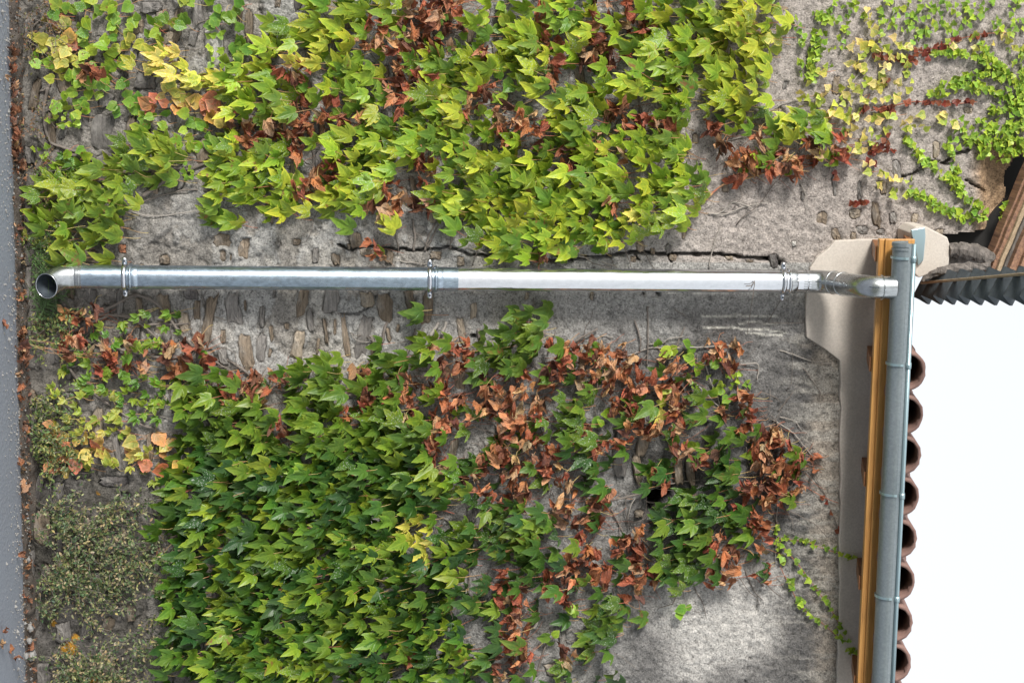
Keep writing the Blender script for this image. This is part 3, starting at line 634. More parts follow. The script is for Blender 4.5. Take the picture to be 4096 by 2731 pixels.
mb2 = MB(); mb2.tube(path, r0-.003, 32, caps=False); V2 = shoe_clip([Vector(v) for v in mb2.V], k); mb2.V = [tuple(v) for v in V2]; mb2.F = [f[::-1] for f in mb2.F]; build_in(mb2, 'shoe_inside', M['inside'], sh_, True)
end = [Vector(v) for v in mb.V[-n:]]; L = loc(dp); mb3 = MB(); mb3.tube([e+L for e in end]+[end[0]+L, end[1]+L], .0026, 6, caps=False); build_in(mb3, 'shoe_rim', M['clamp'], sh_, True)
# seam beads
def torus_at(c, d, R_, r_, name, mat, parent=dp, n=40, m=8):
    d = d.normalized(); a = d.cross(Vector((0, 1, 0.01))).normalized(); b = d.cross(a); mb = MB()
    for i in range(n):
        t = 2*math.pi*i/n; e = a*math.cos(t)+b*math.sin(t)
        for j in range(m):
            s = 2*math.pi*j/m; mb.V.append(tuple(c+e*(R_+r_*math.cos(s))+d*r_*math.sin(s)))
    for i in range(n):
        for j in range(m): mb.F.append((i*m+j, ((i+1) % n)*m+j, ((i+1) % n)*m+(j+1) % m, i*m+(j+1) % m))
    return build_in(mb, name, mat, parent, True)
up = (W(2000, pv(2000), PY)-W(600, pv(600), PY)).normalized()
torus_at(W(320, pv(320), PY), up, PR*1.03, .0025, 'seam', M['elbow'])
# clamps
for u2 in (287, 987, 1798):
    su = u2*s2; c = W(su, pv(su), PY)
    cl = MB()
    n = 36
    for wz, rad in ((-.011, PR*1.03), (-.008, PR*1.14), (.008, PR*1.14), (.011, PR*1.03)): pass
    P = [c+up*z for z in (-.011, -.009, -.005, .005, .009, .011)]; cl.tube(P, [PR*1.02, PR*1.12, PR*1.19, PR*1.19, PR*1.12, PR*1.02], n, caps=False)
    band_o = build_in(cl, 'clamp', M['clamp'], dp, True)
    sidev = Vector((1, 0, 0))
    for sgn in (-1, 1):
        lug = MB(); q = c+sidev*sgn*(PR+.020)+Vector((0, .0, 0)); 
        lug.tube([q-sidev*sgn*.02, q+sidev*sgn*.008, q+sidev*sgn*.013, q+sidev*sgn*.016], [.012, .012, .010, .004], 12); o = build_in(lug, 'clamp_lug', M['clamp'], band_o, True)
        bt = MB(); bt.tube([q+Vector((0, -.017, 0)), q+Vector((0, -.009, 0))], .0052, 6); ob = build_in(bt, 'bolt', M['inside'], band_o)
    # wall stand-off rod
    rd = MB(); rd.tube([c+Vector((0, PR, 0)), c+Vector((0, .13, 0))], .006, 8); build_in(rd, 'standoff', M['clamp'], band_o, True)
    c2 = c+up*(.026 if u2 != 1798 else .026)
    torus_at(c2, up, PR*1.03, .0075, 'pipe_bead', M['galv_dull'] if u2 < 1500 else M['galv_bright'])
    P = [c2+up*z for z in (.003, .012, .03, .034)]; mb = MB(); mb.tube(P, [PR*1.05, PR*1.055, PR*1.055, PR*1.0], 28, caps=False); build_in(mb, 'pipe_collar', M['galv_dull'] if u2 < 1500 else M['elbow'], dp, True)
# swan neck
e0 = W(3225, pv(3225), PY); g_in = W(3560, 1148, GY_)
g_in = Vector((g_in.x, GY_, (ga+gd*((g_in.x-ga.x)/gd.x)).z-GR+.006))
hh = g_in.z-e0.z
P = [e0-up*.02, e0+up*.02, e0+Vector((0, 0, .08)), e0.lerp(g_in, .28)+Vector((0, .01, .03)), e0.lerp(g_in, .5)+Vector((0, 0, 0)), e0.lerp(g_in, .74)-Vector((0, .02, .05)), g_in-Vector((0, .0, .06)), g_in]
P = [e0-up*.02, e0+up*.01, e0+up*.035]
dv = g_in-e0
A = e0+up*.04; B = g_in-Vector((0, 0, .055))
def bez(p0, p1, p2, p3, n=18): return [((1-t)**3)*p0+3*((1-t)**2)*t*p1+3*(1-t)*t*t*p2+(t**3)*p3 for t in [i/n for i in range(n+1)]]
h_ = (B-A).length*.34
nb = bez(A, A+Vector((0, 0, h_)), B-Vector((0, 0, h_)), B)
path = P+nb[1:]+[g_in-Vector((0, 0, .02)), g_in+Vector((0, 0, .01))]
ptube(path, PR*1.0, 'swan_neck', M['elbow'], .002, n=30)
for f in (5, 8):
    torus_at(nb[f], nb[f+1]-nb[f-1], PR*1.0, .0022, 'seam', M['elbow'])
torus_at(g_in-Vector((0, 0, .045)), Vector((0, 0, 1)), PR*1.015, .003, 'seam', M['elbow'])
ptube([e0-up*.004, e0+up*.001, e0+up*.003], [PR*1.035, PR*1.035, PR*1.0], 'socket_end', M['galv_bright'], .002)
side = MB(); side.tube([p+Vector((.004, -PR-.0004, 0)) if 0 else p+((p-CAM).cross(up)).normalized()*.0+(CAM-p).normalized()*(PR*.995) for p in nb], .0022, 5); build_in(side, 'fold_seam', M['inside'], dp, True)

# ------------------------------------------------------------------ neighbour roof, timbers, block
nb_roof = thing('corrugated_roof', 'dark corrugated roof overhanging from the neighbouring building on weathered timbers', 'roof', tuple(W(3900, 1100, -.5)))
E0 = W(3664, 1196, -.02)
# eave edge line runs towards the street, level
ez = E0.z; ex = E0.x
def Pz(su, sv, z):                         # point on a level plane
    a, b = (su/4-512)/F, -(sv/4-341)/F; d = fw+rr*a+tt*b; t = (z-CAM.z)/d.z; return CAM+d*t
E1 = Pz(4150, 1200, ez); dxy = (E1.x-ex)/(E1.y+.02)
print('corrugated eave', E0, E1)
nY, nX = 260, 6; V = []; Ly = 1.75; slope = math.tan(R(25)); wid = .115
for layer in range(2):
    for i in range(nY+1):
        y = .08-Ly*i/nY; ph = 2*math.pi*(y)/.177; cz = .030*math.cos(ph)+.008*math.cos(2*ph+1)
        for j in range(nX+1):
            x = -wid*j/nX; V.append((ex+x+dxy*(y+.02)+cz*.62, y, ez+.03-slope*x+cz*.8+layer*.008))
V = np.array(V); m1 = (nY+1)*(nX+1); Fc = []
for layer in range(2):
    for i in range(nY):
        for j in range(nX):
            a = layer*m1+i*(nX+1)+j; f = (a, a+1, a+nX+2, a+nX+1); Fc.append(f if layer == 0 else f[::-1])
for i in range(nY): a = i*(nX+1); Fc.append((a, a+nX+1, a+nX+1+m1, a+m1))
o = link('corrugated_sheet', mesh('corrugated_sheet', [tuple(Vector(v)-loc(nb_roof)) for v in V], Fc, M['fibre'], True), nb_roof)
o.modifiers.new('edges', 'EDGE_SPLIT').split_angle = R(60)
def beam(pts, wx, wz, name, mat, rag=0):
    mb = MB(); P0, P1 = [Vector(p) for p in pts]; d = (P1-P0); n = 14; sx = Vector((1, 0, 0)); sz = d.cross(sx).normalized()*-1
    if sz.z < 0: sz = -sz
    for i in range(n+1):
        p = P0+d*i/n
        for a, b in ((-.5, -.5), (.5, -.5), (.5, .5), (-.5, .5)):
            j1, j2 = random.uniform(-rag, rag), random.uniform(-rag, rag)
            mb.V.append(tuple(p+sx*(a*wx+j1)+sz*(b*wz+j2)))
    for i in range(n):
        for k in range(4): mb.F.append((i*4+k, i*4+(k+1) % 4, (i+1)*4+(k+1) % 4, (i+1)*4+k))
    mb.F.append((3, 2, 1, 0)); mb.F.append(tuple(n*4+k for k in range(4)))
    o = build_in(mb, name, mat, nb_roof); bevel(o, .004); return o
def Pz(su, sv, z):                         # point on a level plane
    a, b = (su/4-512)/F, -(sv/4-341)/F; d = fw+rr*a+tt*b; t = (z-CAM.z)/d.z; return CAM+d*t
# pale batten along the underside
q0 = Vector((ex-.075, -.02, ez+.025)); beam([q0, (q0.x+dxy*(-1.6)-.03, -1.6, q0.z+.03)], .012, .02, 'batten', M['batten'])
# weathered timbers coming towards the street
def twop(a, ya, b, yb): return [W(*a, ya), W(*b, yb)]
def plank(k0, k1, y, th, mt, name='timber_board', e0=1085, L=560):
    mb = MB(); du, dv = L*.42, -L; n = 10; lo = []; hi = []
    for i in range(n+1):
        f = i/n; lo.append(W(k0+du*f+random.uniform(-2, 2), e0+dv*f, y)); hi.append(W(k1+du*f+random.uniform(-2, 2), e0+dv*f, y))
    mb.prism([Vector((p.x, y, p.z)) for p in lo+hi[::-1]], (0, th, 0)); o = build_in(mb, name, mat=M[mt], parent=nb_roof); bevel(o, .003)
mb = MB(); mb.prism([W(u, v, .07) for u, v in ((3780, 935), (3900, 925), (4020, 800), (4300, 500), (4300, 1095), (3740, 1108))], (0, .05, 0)); build_in(mb, 'dark_backing', M['shade_black'], nb_roof)  # near-black sheet added to stand in for the shade behind the timbers
plank(3940, 3962, -.10, .09, 'old_wood'); plank(3960, 3988, -.135, .10, 'old_wood'); plank(3984, 4012, -.16, .10, 'batten'); plank(4008, 4036, -.18, .08, 'grey_wood')
plank(4033, 4075, -.22, .10, 'old_wood'); plank(4072, 4120, -.25, .10, 'old_wood'); plank(4117, 4175, -.28, .10, 'grey_wood'); plank(4172, 4240, -.31, .10, 'old_wood')
# end piece of the wall: pale block, flashing, rotten beam end
blk = thing('rendered_block', 'pale rendered wall block with metal flashing beside the gutter end cap', 'block', tuple(W(3720, 1000, -.3)))
mb = MB(); P = [W(u, v, -.20) for u, v in ((3640, 930), (3665, 905), (3705, 905), (3790, 948), (3802, 985), (3795, 1060), (3740, 1085), (3676, 1110), (3645, 1080))]; mb.prism(P, (0, .20, 0)); o = build_in(mb, 'block_body', M['plaster'], blk); bevel(o, .005)
t_ = MB(); P = [W(u, v, -.215) for u, v in ((3645, 918), (3700, 908), (3703, 945), (3694, 1040), (3672, 1062), (3664, 1000), (3646, 935))]; t_.prism(P, (0, .012, 0)); o = build_in(t_, 'flashing', M['lip'], blk); bevel(o, .003)
rot = thing('rotten_beam', 'split grey rotten beam end sticking out under the corrugated roof', 'beam', tuple(W(3880, 1020, -.1)))
for k, (pts, r_) in enumerate(([((3720, 1092), (3790, 1050), (3850, 1022), (3920, 1015), (3975, 1035)), (.012, .036, .045, .040, .018)], [((3800, 1000), (3860, 1002), (3920, 1022), (3970, 1040)), (.03, .035, .03, .01)], [((3690, 1118), (3760, 1085), (3850, 1070), (3960, 1060)), (.006, .018, .022, .014)])):
    P = smoothpath([W(u, v, -.14-.05*k) for u, v in pts], 5); rad = np.interp(np.linspace(0, 1, len(P)), np.linspace(0, 1, len(r_)), r_)
    mb = MB(); mb.tube([p+Vector((random.uniform(-.004, .004), 0, random.uniform(-.004, .004))) for p in P], list(rad), 9); mb.V = [tuple(Vector(v)+Vector([random.uniform(-.005, .005) for _ in range(3)])) for v in mb.V]
    build_in(mb, 'splinter', M['grey_wood'], rot)

# ------------------------------------------------------------------ leaf shapes (unit size, base at the origin, tip along +Y, face +Z)
def leaf_from_outline(out, tips, zf, name, mat, hub=(0, .05), ring=.55, nz=.02):
    n = len(out); V = [(hub[0], hub[1])]
    V += [(hub[0]+(p[0]-hub[0])*ring, hub[1]+(p[1]-hub[1])*ring) for p in out]; V += list(out)
    V3 = []
    for i, (x, y) in enumerate(V):
        v = zf(x, y); v = Vector(v) if hasattr(v, '__len__') else Vector((x, y, v))
        if i > 0: v.z += random.uniform(-nz, nz)
        V3.append(v)
    Fc = [(0, 1+i, 1+(i+1) % n) for i in range(n)]+[(1+i, 1+n+i, 1+n+(i+1) % n, 1+(i+1) % n) for i in range(n)]
    Fc = [f if len(f) == 3 else f for f in Fc]
    tris = []
    for f in Fc:
        if len(f) == 3: tris.append(f)
        else: tris += [(f[0], f[1], f[2]), (f[0], f[2], f[3])]
    # orientation: make +Z the front
    a, b, c = [V3[i] for i in tris[0]]
    me = fastmesh(name, np.array([tuple(v) for v in V3]), np.array(tris), M[mat], True)
    ve = [1.0]+[1.0 if i in tips else 0.0 for i in range(n)]*2; ri = [0.0]*(n+1)+[1.0]*n
    for nm, arr in (('vein', ve), ('rim', ri)):
        at = me.attributes.new(nm, 'FLOAT', 'POINT'); at.data.foreach_set('value', np.array(arr, np.float32))
    me['n'] = 1; return me
def mirror(rs, jit=.02):
    L = [(-x*(1+random.uniform(-.1, .1)), y+random.uniform(-.03, .03)) for x, y in rs[1:-1]][::-1]
    return rs[:1]+[(x+random.uniform(-jit, jit)*.6, y+random.uniform(-jit, jit)*.6) for x, y in rs[1:-1]]+rs[-1:]+L
def ivy_outline(lob, wdt):
    rs = [(0, 0), (.13, -.10), (.30, -.09), (.43, .06), (.50, .22), (.50, .30), (.56, .38+.05*lob), (.60, .68+.06*lob), (.46, .56), (.36, .57), (.24, .58-.12*lob), (.25, .68), (.18, .78), (.15, .92), (0, 1.20)]
    return [(x*wdt, y) for x, y in rs]
TIPS = lambda n: {7, (n)//2, n-7}
leafB = []
for k in range(12):
    rs = mirror(ivy_outline(random.uniform(.2, 1), random.uniform(.88, 1.1))); n = len(rs)
    a1 = random.uniform(.10, .42); a2 = random.uniform(.05, .55); a3 = random.uniform(-.15, .15); a4 = random.uniform(0, .5)
    def zf(x, y, a1=a1, a2=a2, a3=a3, a4=a4): return a1*abs(x)-.55*a1*x*x*2-a2*max(y-.35, 0)**1.5*.9+a3*x*y-a4*max(abs(x)-.3, 0)*1.2
    leafB.append(leaf_from_outline(rs, TIPS(n), zf, 'leaf', 'leaf'))
def round_outline():
    rs = [(0, 0), (.14, -.08), (.30, -.05), (.42, .10), (.46, .24), (.51, .30), (.47, .44), (.45, .56), (.36, .62), (.30, .72), (.20, .78), (.14, .88), (0, 1.0)]
    return rs
leafM = []
for k in range(6):
    rs = mirror(round_outline()); n = len(rs); a1 = random.uniform(.05, .25); a2 = random.uniform(.05, .4)
    leafM.append(leaf_from_outline(rs, {6, n//2, n-6}, lambda x, y, a1=a1, a2=a2: a1*abs(x)-a2*max(y-.3, 0)**1.4, 'leaf', 'leaf'))
leafS = []
for k in range(5):
    rs = [(0, 0), (.22, -.05), (.42, .10), (.50, .42), (.38, .50), (.22, .66), (0, 1.0)]; rs = mirror(rs, .04); n = len(rs); a1 = random.uniform(.0, .3); a2 = random.uniform(.0, .5)
    leafS.append(leaf_from_outline(rs, {3, n//2, n-3}, lambda x, y, a1=a1, a2=a2: a1*abs(x)-a2*max(y-.3, 0)**1.4, 'leaf', 'leaf'))
def join_meshes(parts, name, mat):            # parts: (me, Matrix)
    VV = []; TT = []; ve = []; ri = []; off_ = 0
    for me, mx in parts:
        n = len(me.vertices); v = np.empty(n*3, np.float32); me.vertices.foreach_get('co', v); v = v.reshape(-1, 3)
        A = np.array(mx); v = v@A[:3, :3].T+A[:3, 3]; tr = np.empty(len(me.loops), np.int32); me.loops.foreach_get('vertex_index', tr)
        VV.append(v); TT.append(tr.reshape(-1, 3)+off_); off_ += n
        for nm, lst in (('vein', ve), ('rim', ri)):
            b = np.empty(n, np.float32); me.attributes[nm].data.foreach_get('value', b); lst.append(b)
    me2 = fastmesh(name, np.concatenate(VV), np.concatenate(TT), mat, True)
    for nm, lst in (('vein', ve), ('rim', ri)): me2.attributes.new(nm, 'FLOAT', 'POINT').data.foreach_set('value', np.concatenate(lst))
    return me2
leaflets = []
for k in range(4):
    rs = [(0, 0), (.12, .12), (.23, .30), (.27, .50), (.24, .66), (.13, .85), (0, 1.05)]; rs = mirror(rs, .02)
    leaflets.append(leaf_from_outline(rs, {6}, lambda x, y: .5*abs(x)-.25*y*y, 'leaflet', 'leaf', hub=(0, .08)))
leafX = []
for k in range(4):
    parts = []
    for a, s in ((-78, .55), (-38, .75), (0, .9), (38, .75), (78, .55)):
        if k == 3 and abs(a) > 60: continue
        parts.append((random.choice(leaflets), Matrix.Rotation(R(a+random.uniform(-8, 8)), 4, 'Z')@Matrix.Rotation(R(random.uniform(-25, 25)), 4, 'X')@Matrix.Rotation(R(random.uniform(-25, 25)), 4, 'Y')@Matrix.Scale(s*.62, 4)))
    leafX.append(join_meshes(parts, 'leaf', M['leaf']))
leafD = []
for k in range(14):
    rs = mirror(ivy_outline(random.uniform(.3, 1), 1.0), .05); n = len(rs)
    rc = random.uniform(.13, .30); bend = random.uniform(-1.2, 1.2); sh = random.uniform(-.4, .4); fold = random.uniform(.0, .35); xs = random.uniform(-.2, .2)
    def zf(x, y, rc=rc, bend=bend, sh=sh, fold=fold, xs=xs):
        u = x-xs+sh*(y-.5); a = u/rc*.75
        X = rc*math.sin(a)+.15*u; Z = rc*(1-math.cos(a)) + fold*abs(u)
        b = bend*(y-.4); r2 = 1/abs(bend) if abs(bend) > .15 else 7
        Yv = .4+(math.sin(b)*r2*(1 if bend > 0 else -1) if abs(bend) > .15 else (y-.4)); Zb = (1-math.cos(b))*r2*.8
        return (X, Yv, Z-Zb+.07*math.sin(9*x+5*y+rc*40)+.06*math.sin(13*y-4*x))
    leafD.append(leaf_from_outline(rs, TIPS(n), zf, 'dry_leaf', 'dry', nz=.05))
def jit(c, k=.18):
    f = random.uniform(1-k, 1+k); return tuple(min(1, max(0.0, ch*f*random.uniform(1-k*.4, 1+k*.4))) for ch in c)
def mixc(a, b, f): return tuple(x+(y-x)*f for x, y in zip(a, b))
KIND = {  # char: (meshes, count per cell, size px lo, hi, colours, dry, tilt lo hi, angle mean, spread, depth lo hi)
 'B': (leafB, 2.9, 58, 88, [(.20, .33, .03), (.15, .27, .028), (.27, .38, .038), (.10, .20, .028)], 0, 15, 66, -16, 20, .02, .15),
 'G': (leafB, 3.7, 60, 88, [(.055, .135, .018), (.036, .10, .018), (.085, .175, .02), (.14, .24, .024), (.024, .07, .018)], 0, 25, 68, -5, 18, .01, .16),
 'Y': (leafB, 2.6, 50, 74, [(.40, .46, .07), (.33, .42, .06), (.50, .50, .12)], 0, 20, 60, -10, 26, .05, .12),
 'm': (leafM, 3.0, 34, 54, [(.15, .28, .03), (.11, .24, .035), (.20, .33, .04)], 0, 0, 40, -5, 60, .01, .06),
 'y': (leafM, 3.6, 34, 54, [(.31, .38, .07), (.25, .34, .05), (.40, .43, .10)], 0, 0, 45, -5, 50, .01, .07),
 's': (leafS, 7.5, 18, 33, [(.20, .36, .05), (.26, .42, .05), (.15, .29, .045)], 0, 10, 60, -15, 45, .01, .04),
 't': (leafS, 4.8, 22, 40, [(.40, .46, .12), (.32, .42, .08), (.50, .50, .20), (.24, .36, .06)], 0, 10, 60, -15, 50, .01, .05),
 'x': (leafX, 2.8, 58, 78, [(.11, .24, .03), (.08, .19, .03), (.16, .29, .035)], 0, 0, 40, 0, 60, .02, .07),
 'o': (leafM, 4.0, 38, 64, [(.40, .22, .10), (.38, .29, .08), (.34, .14, .08), (.33, .33, .09)], 0, 0, 60, 0, 60, .01, .06),
 'd': (leafS, 5.0, 20, 32, [(.12, .03, .022), (.16, .06, .035)], 0, 0, 60, 0, 90, .01, .03),
 'r': (leafD, 4.2, 36, 70, [(.38, .16, .085), (.28, .10, .06), (.44, .23, .13), (.15, .07, .05), (.44, .30, .19), (.33, .11, .07)], 1, -40, 70, 0, 90, .02, .11),
}
MAP = {
(0,0): ["...mmmmm...m.mm.","...ommmmmmmm.mm.","..yyommyym...sm.","..myymmmYYY..smm","...ymrm..yYYYYBB","....mmmm..yyyyBB","...mmm.mmoooooBB","...ss...mmmmmorr",".......BBBBmmBBr","..sxmm.BBBBB.BBB","..xxBBBBBBBs.BBB","..BBBBBB.....BBB","..BBBBBBB....BB.","..BBBBB.....BBB."],
(1,0): ["...BBBBBBrrrr.Bm","BBBBBBBrBrrrrBBm","BBBBYBrrrrrr.mmB","B.YYmBBBrBBBBBrB","Brr.mBBBrrrBBBBm","BBBmBBBBrrBBmrrm","BBrBrmBBrmBBBrmr","mrrrrrrBBBBBBmBr","rrrBBBBBBBBBB.Br","BBr.BBBBBBrBBBBB","BBBrrBBBB.rBBBBB","BBrrBBBBr.BBBBBB","BBB.BBBrrrrBBBBB",".B...B.rB..mBBBB"],
(2,0): ["BrBBBrBrBBBBBBBB","BrBmBrBrrBBBBBBB","BBrBrrBBBBBBBBBB","BBrBrrr.BBBBBBBB","BBr..B.BBBBmBBBB","BB.BBBBBBBB.BBB.","m.BBBBr..BB.BBBB","rrBBBmrrrrB.rBB.","BrmBBrBBBBB.r..r","BBmrBBrBBBB..rrB","BBBrBBB..BBB.rrr","BBBBBBB.BBBB....","BBBBBBrBBBBB....","mBBBBBBYBBB....."],
(3,0): ["m...sstsssssss.s","Bs.ss.tssssss.ss","y.ssstytts.tt.tt","..ss.ttttd.....s","..st.tttt......s","..ttttttt......s","..tytttt.......s","BBByytttttttss.s","BBrBrttd...sssss","rrrBrtdd.....ss.","rr....tt........",".......tt.......","................","................"],
(0,1): [".yyBBBBB........","...BB.B.........","................","................","................","....rr..x.x.....","....r.xxxsx.....","....rrrxrxrrr...","....xxrrr.rrr...","...yxxxxxxxGGGrr","...yyyyxxxxGGGrr","...yyyyyxx.GGGGG","...oyyyy...GGGGG","...oooo.oyoGGGGG"],
(1,1): [".............BBB",".......r......BB","................","................","................",".........G......","..........G...GG",".......G..GrrrGG","..GGG..GGGGrrGGG","rrGGG.rGGrrr.Grr","r.GGG.rGrrGrrGrr","G.GGGrGGGrGrrrrr","GrGGGGGGGGGr.GGr","GGGGGGGGGGrr..Gr"],
(2,1): ["BBBBBBBB........","BBBm.m..........",".rBm............","................","................","GG..............","GG..............","GGrrrrr..m.mrr..","GGrrrrrr.rrmmr..","rrrGrrrrrrrssss.","rr.GG.rrGyrGmmr.","rr.GGmrrGyrGGrr.","rmGGrGGrrrr..Grr","rrrGGrr..GrmG.Gr"],
(3,1): ["................"]*12+["r...............","rr.............."],
(0,2): ["...ooyyyyooGGGGG",".........yGGGGGG","..........GGGGGG","..........GGGGGG",".........GG.GGGG","...........GGGGG",".........xxGGGGG","..........xGGGGG",".........xGGGGGG","..........GGGGGG","..........GGGGGG","..........GGGGGG","..........GGGGGG","..........GGGGGG"],
(1,2): ["GGGGGGGGGGGrGGrr","GGGGGGGGGGGGGrGr","GGGGGGGGGGGGGGrr","GGGGGGGGGGG...GG","GGGGGGGGGYY.GG.G","GGGGGGGGGYYGGGGG","GGGGGGGGGGYGGG.G","GGGGGGGGGGGGG.Gr","GGGGGGGGGGGGG.Gr","GGGGGGGGGGGGGGGG","GGGGGGGGGGGGG.Gr","GGGGGGGGGGGGG.Gr","GGGGGGGGGrGGGGGr","GGGGGGGGGGGGGGGr"],
(2,2): ["rrr.GG..GGGrrGGr","rGrrGG..Gr..GGrr","r..r.r..G.GGGGrr","GGrrGr...GGGGGGr","GGG.rG.r.GGGGGGr","GG.Gr.rr.GGGrrGr","GGGrrrGr.GGGGrG.","GGrrrrGrrGGGrr.r","r.rr.G.r..G.....","rG.m.GGG..m.....","rG.G.GGG........","r.m.GG..........","r..rG.G.........","GGGG.GG........."],
(3,2): ["rrr.............","rr..............","rr.............."]+["................"]*11}
GRID = [['.']*64 for _ in range(42)]
for (ci, cj), rows in MAP.items():
    for r_, s in enumerate(rows):
        assert len(s) == 16, (ci, cj, r_, s)
        for c_, ch in enumerate(s): GRID[cj*14+r_][ci*16+c_] = ch
# which plant a spot belongs to
def L0(u, v, y=-.02): return tuple(W(u, v, y))
PL = {}
def plant(key, name, label, cat, u, v, group=None): PL[key] = (thing(name, label, cat, L0(u, v), group), [], [], [])
plant('A', 'ivy', 'bright green large-leaved ivy clump at the wall foot beside the pipe shoe', 'ivy', 200, 760)
plant('Bm', 'creeper', 'small-leaved light green creeper on the bare low stones nearest the road, in the photo corner', 'creeper', 220, 250)
plant('C', 'ivy', 'yellow-green large-leaved ivy with brown curled leaves beside the dull lower downpipe', 'ivy', 1200, 500)
plant('D', 'ivy', 'yellow-green large-leaved ivy reaching over the edge of the shiny upper downpipe', 'ivy', 2300, 500)
plant('E', 'creeper', 'tiny-leaved yellow and green creeper fanning over the render next to the old timbers', 'creeper', 3500, 300)
plant('X', 'virginia_creeper', 'five-fingered green and yellow creeper low on the wall beside the pipe shoe', 'creeper', 250, 1500)
plant('O', 'creeper', 'orange and pink autumn creeper strip above the dark low shrub', 'creeper', 300, 1800)
plant('G', 'ivy', 'dense dark green ivy carpet above the low shrub, the thickest on the wall', 'ivy', 700, 2100)
plant('H', 'ivy', 'dark green ivy with many rust-brown dead leaves around the black hole in the wall', 'ivy', 2300, 1900)
plant('T', 'creeper', 'thin young creeper trails climbing from the grey render onto the shaded plaster under the eave', 'creeper', 3120, 2150)
def which(col, row, ch):
    if ch in 'xy' and col < 12 and row >= 14: return 'O' if row >= 27 else 'X'
    if ch == 'o' and row >= 14: return 'O'
    if row >= 19 or (row >= 17 and ch in 'Gr'):
        if col < 13 and ch == 'r': return 'X'
        return 'G' if col < 28 else 'H'
    if ch == 'x': return 'X'
    if col < 13: return 'A' if row >= 8 and ch in 'Bxs' or row >= 9 and ch == 'm' else 'Bm'
    if col < 32: return 'C'
    if col < 48 or (ch in 'Br' and col < 53): return 'D'
    return 'E'
def frame(phi, tilt, roll):
    t_ = Vector((math.sin(phi), 0, -math.cos(phi))); o_ = Vector((0, -1, 0))
    Y = t_*math.cos(tilt)+o_*math.sin(tilt); Z = o_*math.cos(tilt)-t_*math.sin(tilt); X = Y.cross(Z)
    m = Matrix((X, Y, Z)).transposed(); return m@Matrix.Rotation(roll, 3, 'Y')
SPX = 1/900.0
def put(key, ch, su, sv, sizek=1.0, dark=None, small=False):
    ms, cnt, lo, hi, cols, dry, t0, t1, am, asd, d0, d1 = KIND[ch]
    if ch == 'y' and key in 'XO': ms = leafX; lo, hi = 56, 76; cols = [(.22, .30, .05), (.17, .26, .04), (.30, .35, .07)]
    size = random.uniform(lo, hi)*SPX*sizek
    dep = random.uniform(d0, d1)
    p = W(su, sv, -dep)
    if dry: fm = frame(R(random.uniform(-120, 120)), R(random.uniform(t0, t1)), R(random.uniform(-60, 60)))
    else: fm = frame(R(random.gauss(am, asd)), R(random.uniform(t0, t1)), R(random.gauss(0, 20)))
    base = p-(fm@Vector((0, .45, 0)))*size
    mx = Matrix.Translation(base)@fm.to_4x4()@Matrix.Scale(size, 4)
    c = jit(random.choice(cols), .2)
    if ch == 'B' and key == 'A': c = mixc(c, (.11, .20, .03), .5)
    if ch == 'G' and su > 1850: c = mixc(c, (.045, .11, .03), .4)
    if ch == 'G' and sv < 1800: c = mixc(c, (.10, .19, .025), .45)
    yo = max(0, 1-abs(su-3000)/260)*(sv < 450)
    if ch == 'B' and yo > 0: c = mixc(c, (.40, .47, .06), yo*.4)
    PL[key][2 if dry else 1].append((size, random.choice(ms), mx, c, base, fm))
for row in range(42):
    for col in range(64):
        ch = GRID[row][col]
        if ch == '.': continue
        cnt = KIND[ch][1]
        iso = sum(1 for a in (-1, 0, 1) for b in (-1, 0, 1) if 0 <= row+a < 42 and 0 <= col+b < 64 and GRID[row+a][col+b] in 'BGY')
        if ch in 'BG' and iso < 5: cnt = 1.8
        if ch == 'G' and col >= 28: cnt *= .78
        if ch == 'B' and col < 24: cnt *= .85
        if ch == 'y' and which(col, row, ch) in 'XO': cnt = 2.3
        n = int(cnt)+(random.random() < cnt-int(cnt))
        key = which(col, row, ch)
        for k in range(n):
            su = (col+.5+random.uniform(-.55, .55))*64; sv = (row+.5+random.uniform(-.55, .55))*65
            if 1040 < sv < 1170 and su > 380: continue
            put(key, ch, su, sv)
        if ch == 'r' and random.random() < .35: put(key, 'm' if key in 'CDE' else ('G' if key in 'GH' else 'x'), (col+random.random())*64, (row+random.random())*65)
# rows continue just outside the frame
for col in range(8, 50):
    for k in range(2):
        ch = GRID[0][col]
        if ch in 'BmYr': put(which(col, 0, ch), ch, (col+random.random())*64, -random.uniform(5, 110))
for col in range(10, 38):
    ch = GRID[41][col]
    if ch in 'GrB':
        for k in range(3): put(which(col, 41, ch), ch, (col+random.random())*64, 2735+random.uniform(0, 110))
def stroke(key, ch, pts, wd, dens=1.0, crop=(3, 0)):
    P = [cp(*crop, *p) for p in pts]
    for i in range(len(P)-1):
        L = math.hypot(P[i+1][0]-P[i][0], P[i+1][1]-P[i][1]); n = max(1, int(L/12*dens*max(1, wd/26)))
        for k in range(n):
            f = random.random(); wv = wd/1.7227*.5*random.gauss(0, .55)
            dx, dy = (P[i+1][0]-P[i][0])/L, (P[i+1][1]-P[i][1])/L
            put(key, ch, P[i][0]+dx*L*f-dy*wv, P[i][1]+dy*L*f+dx*wv)
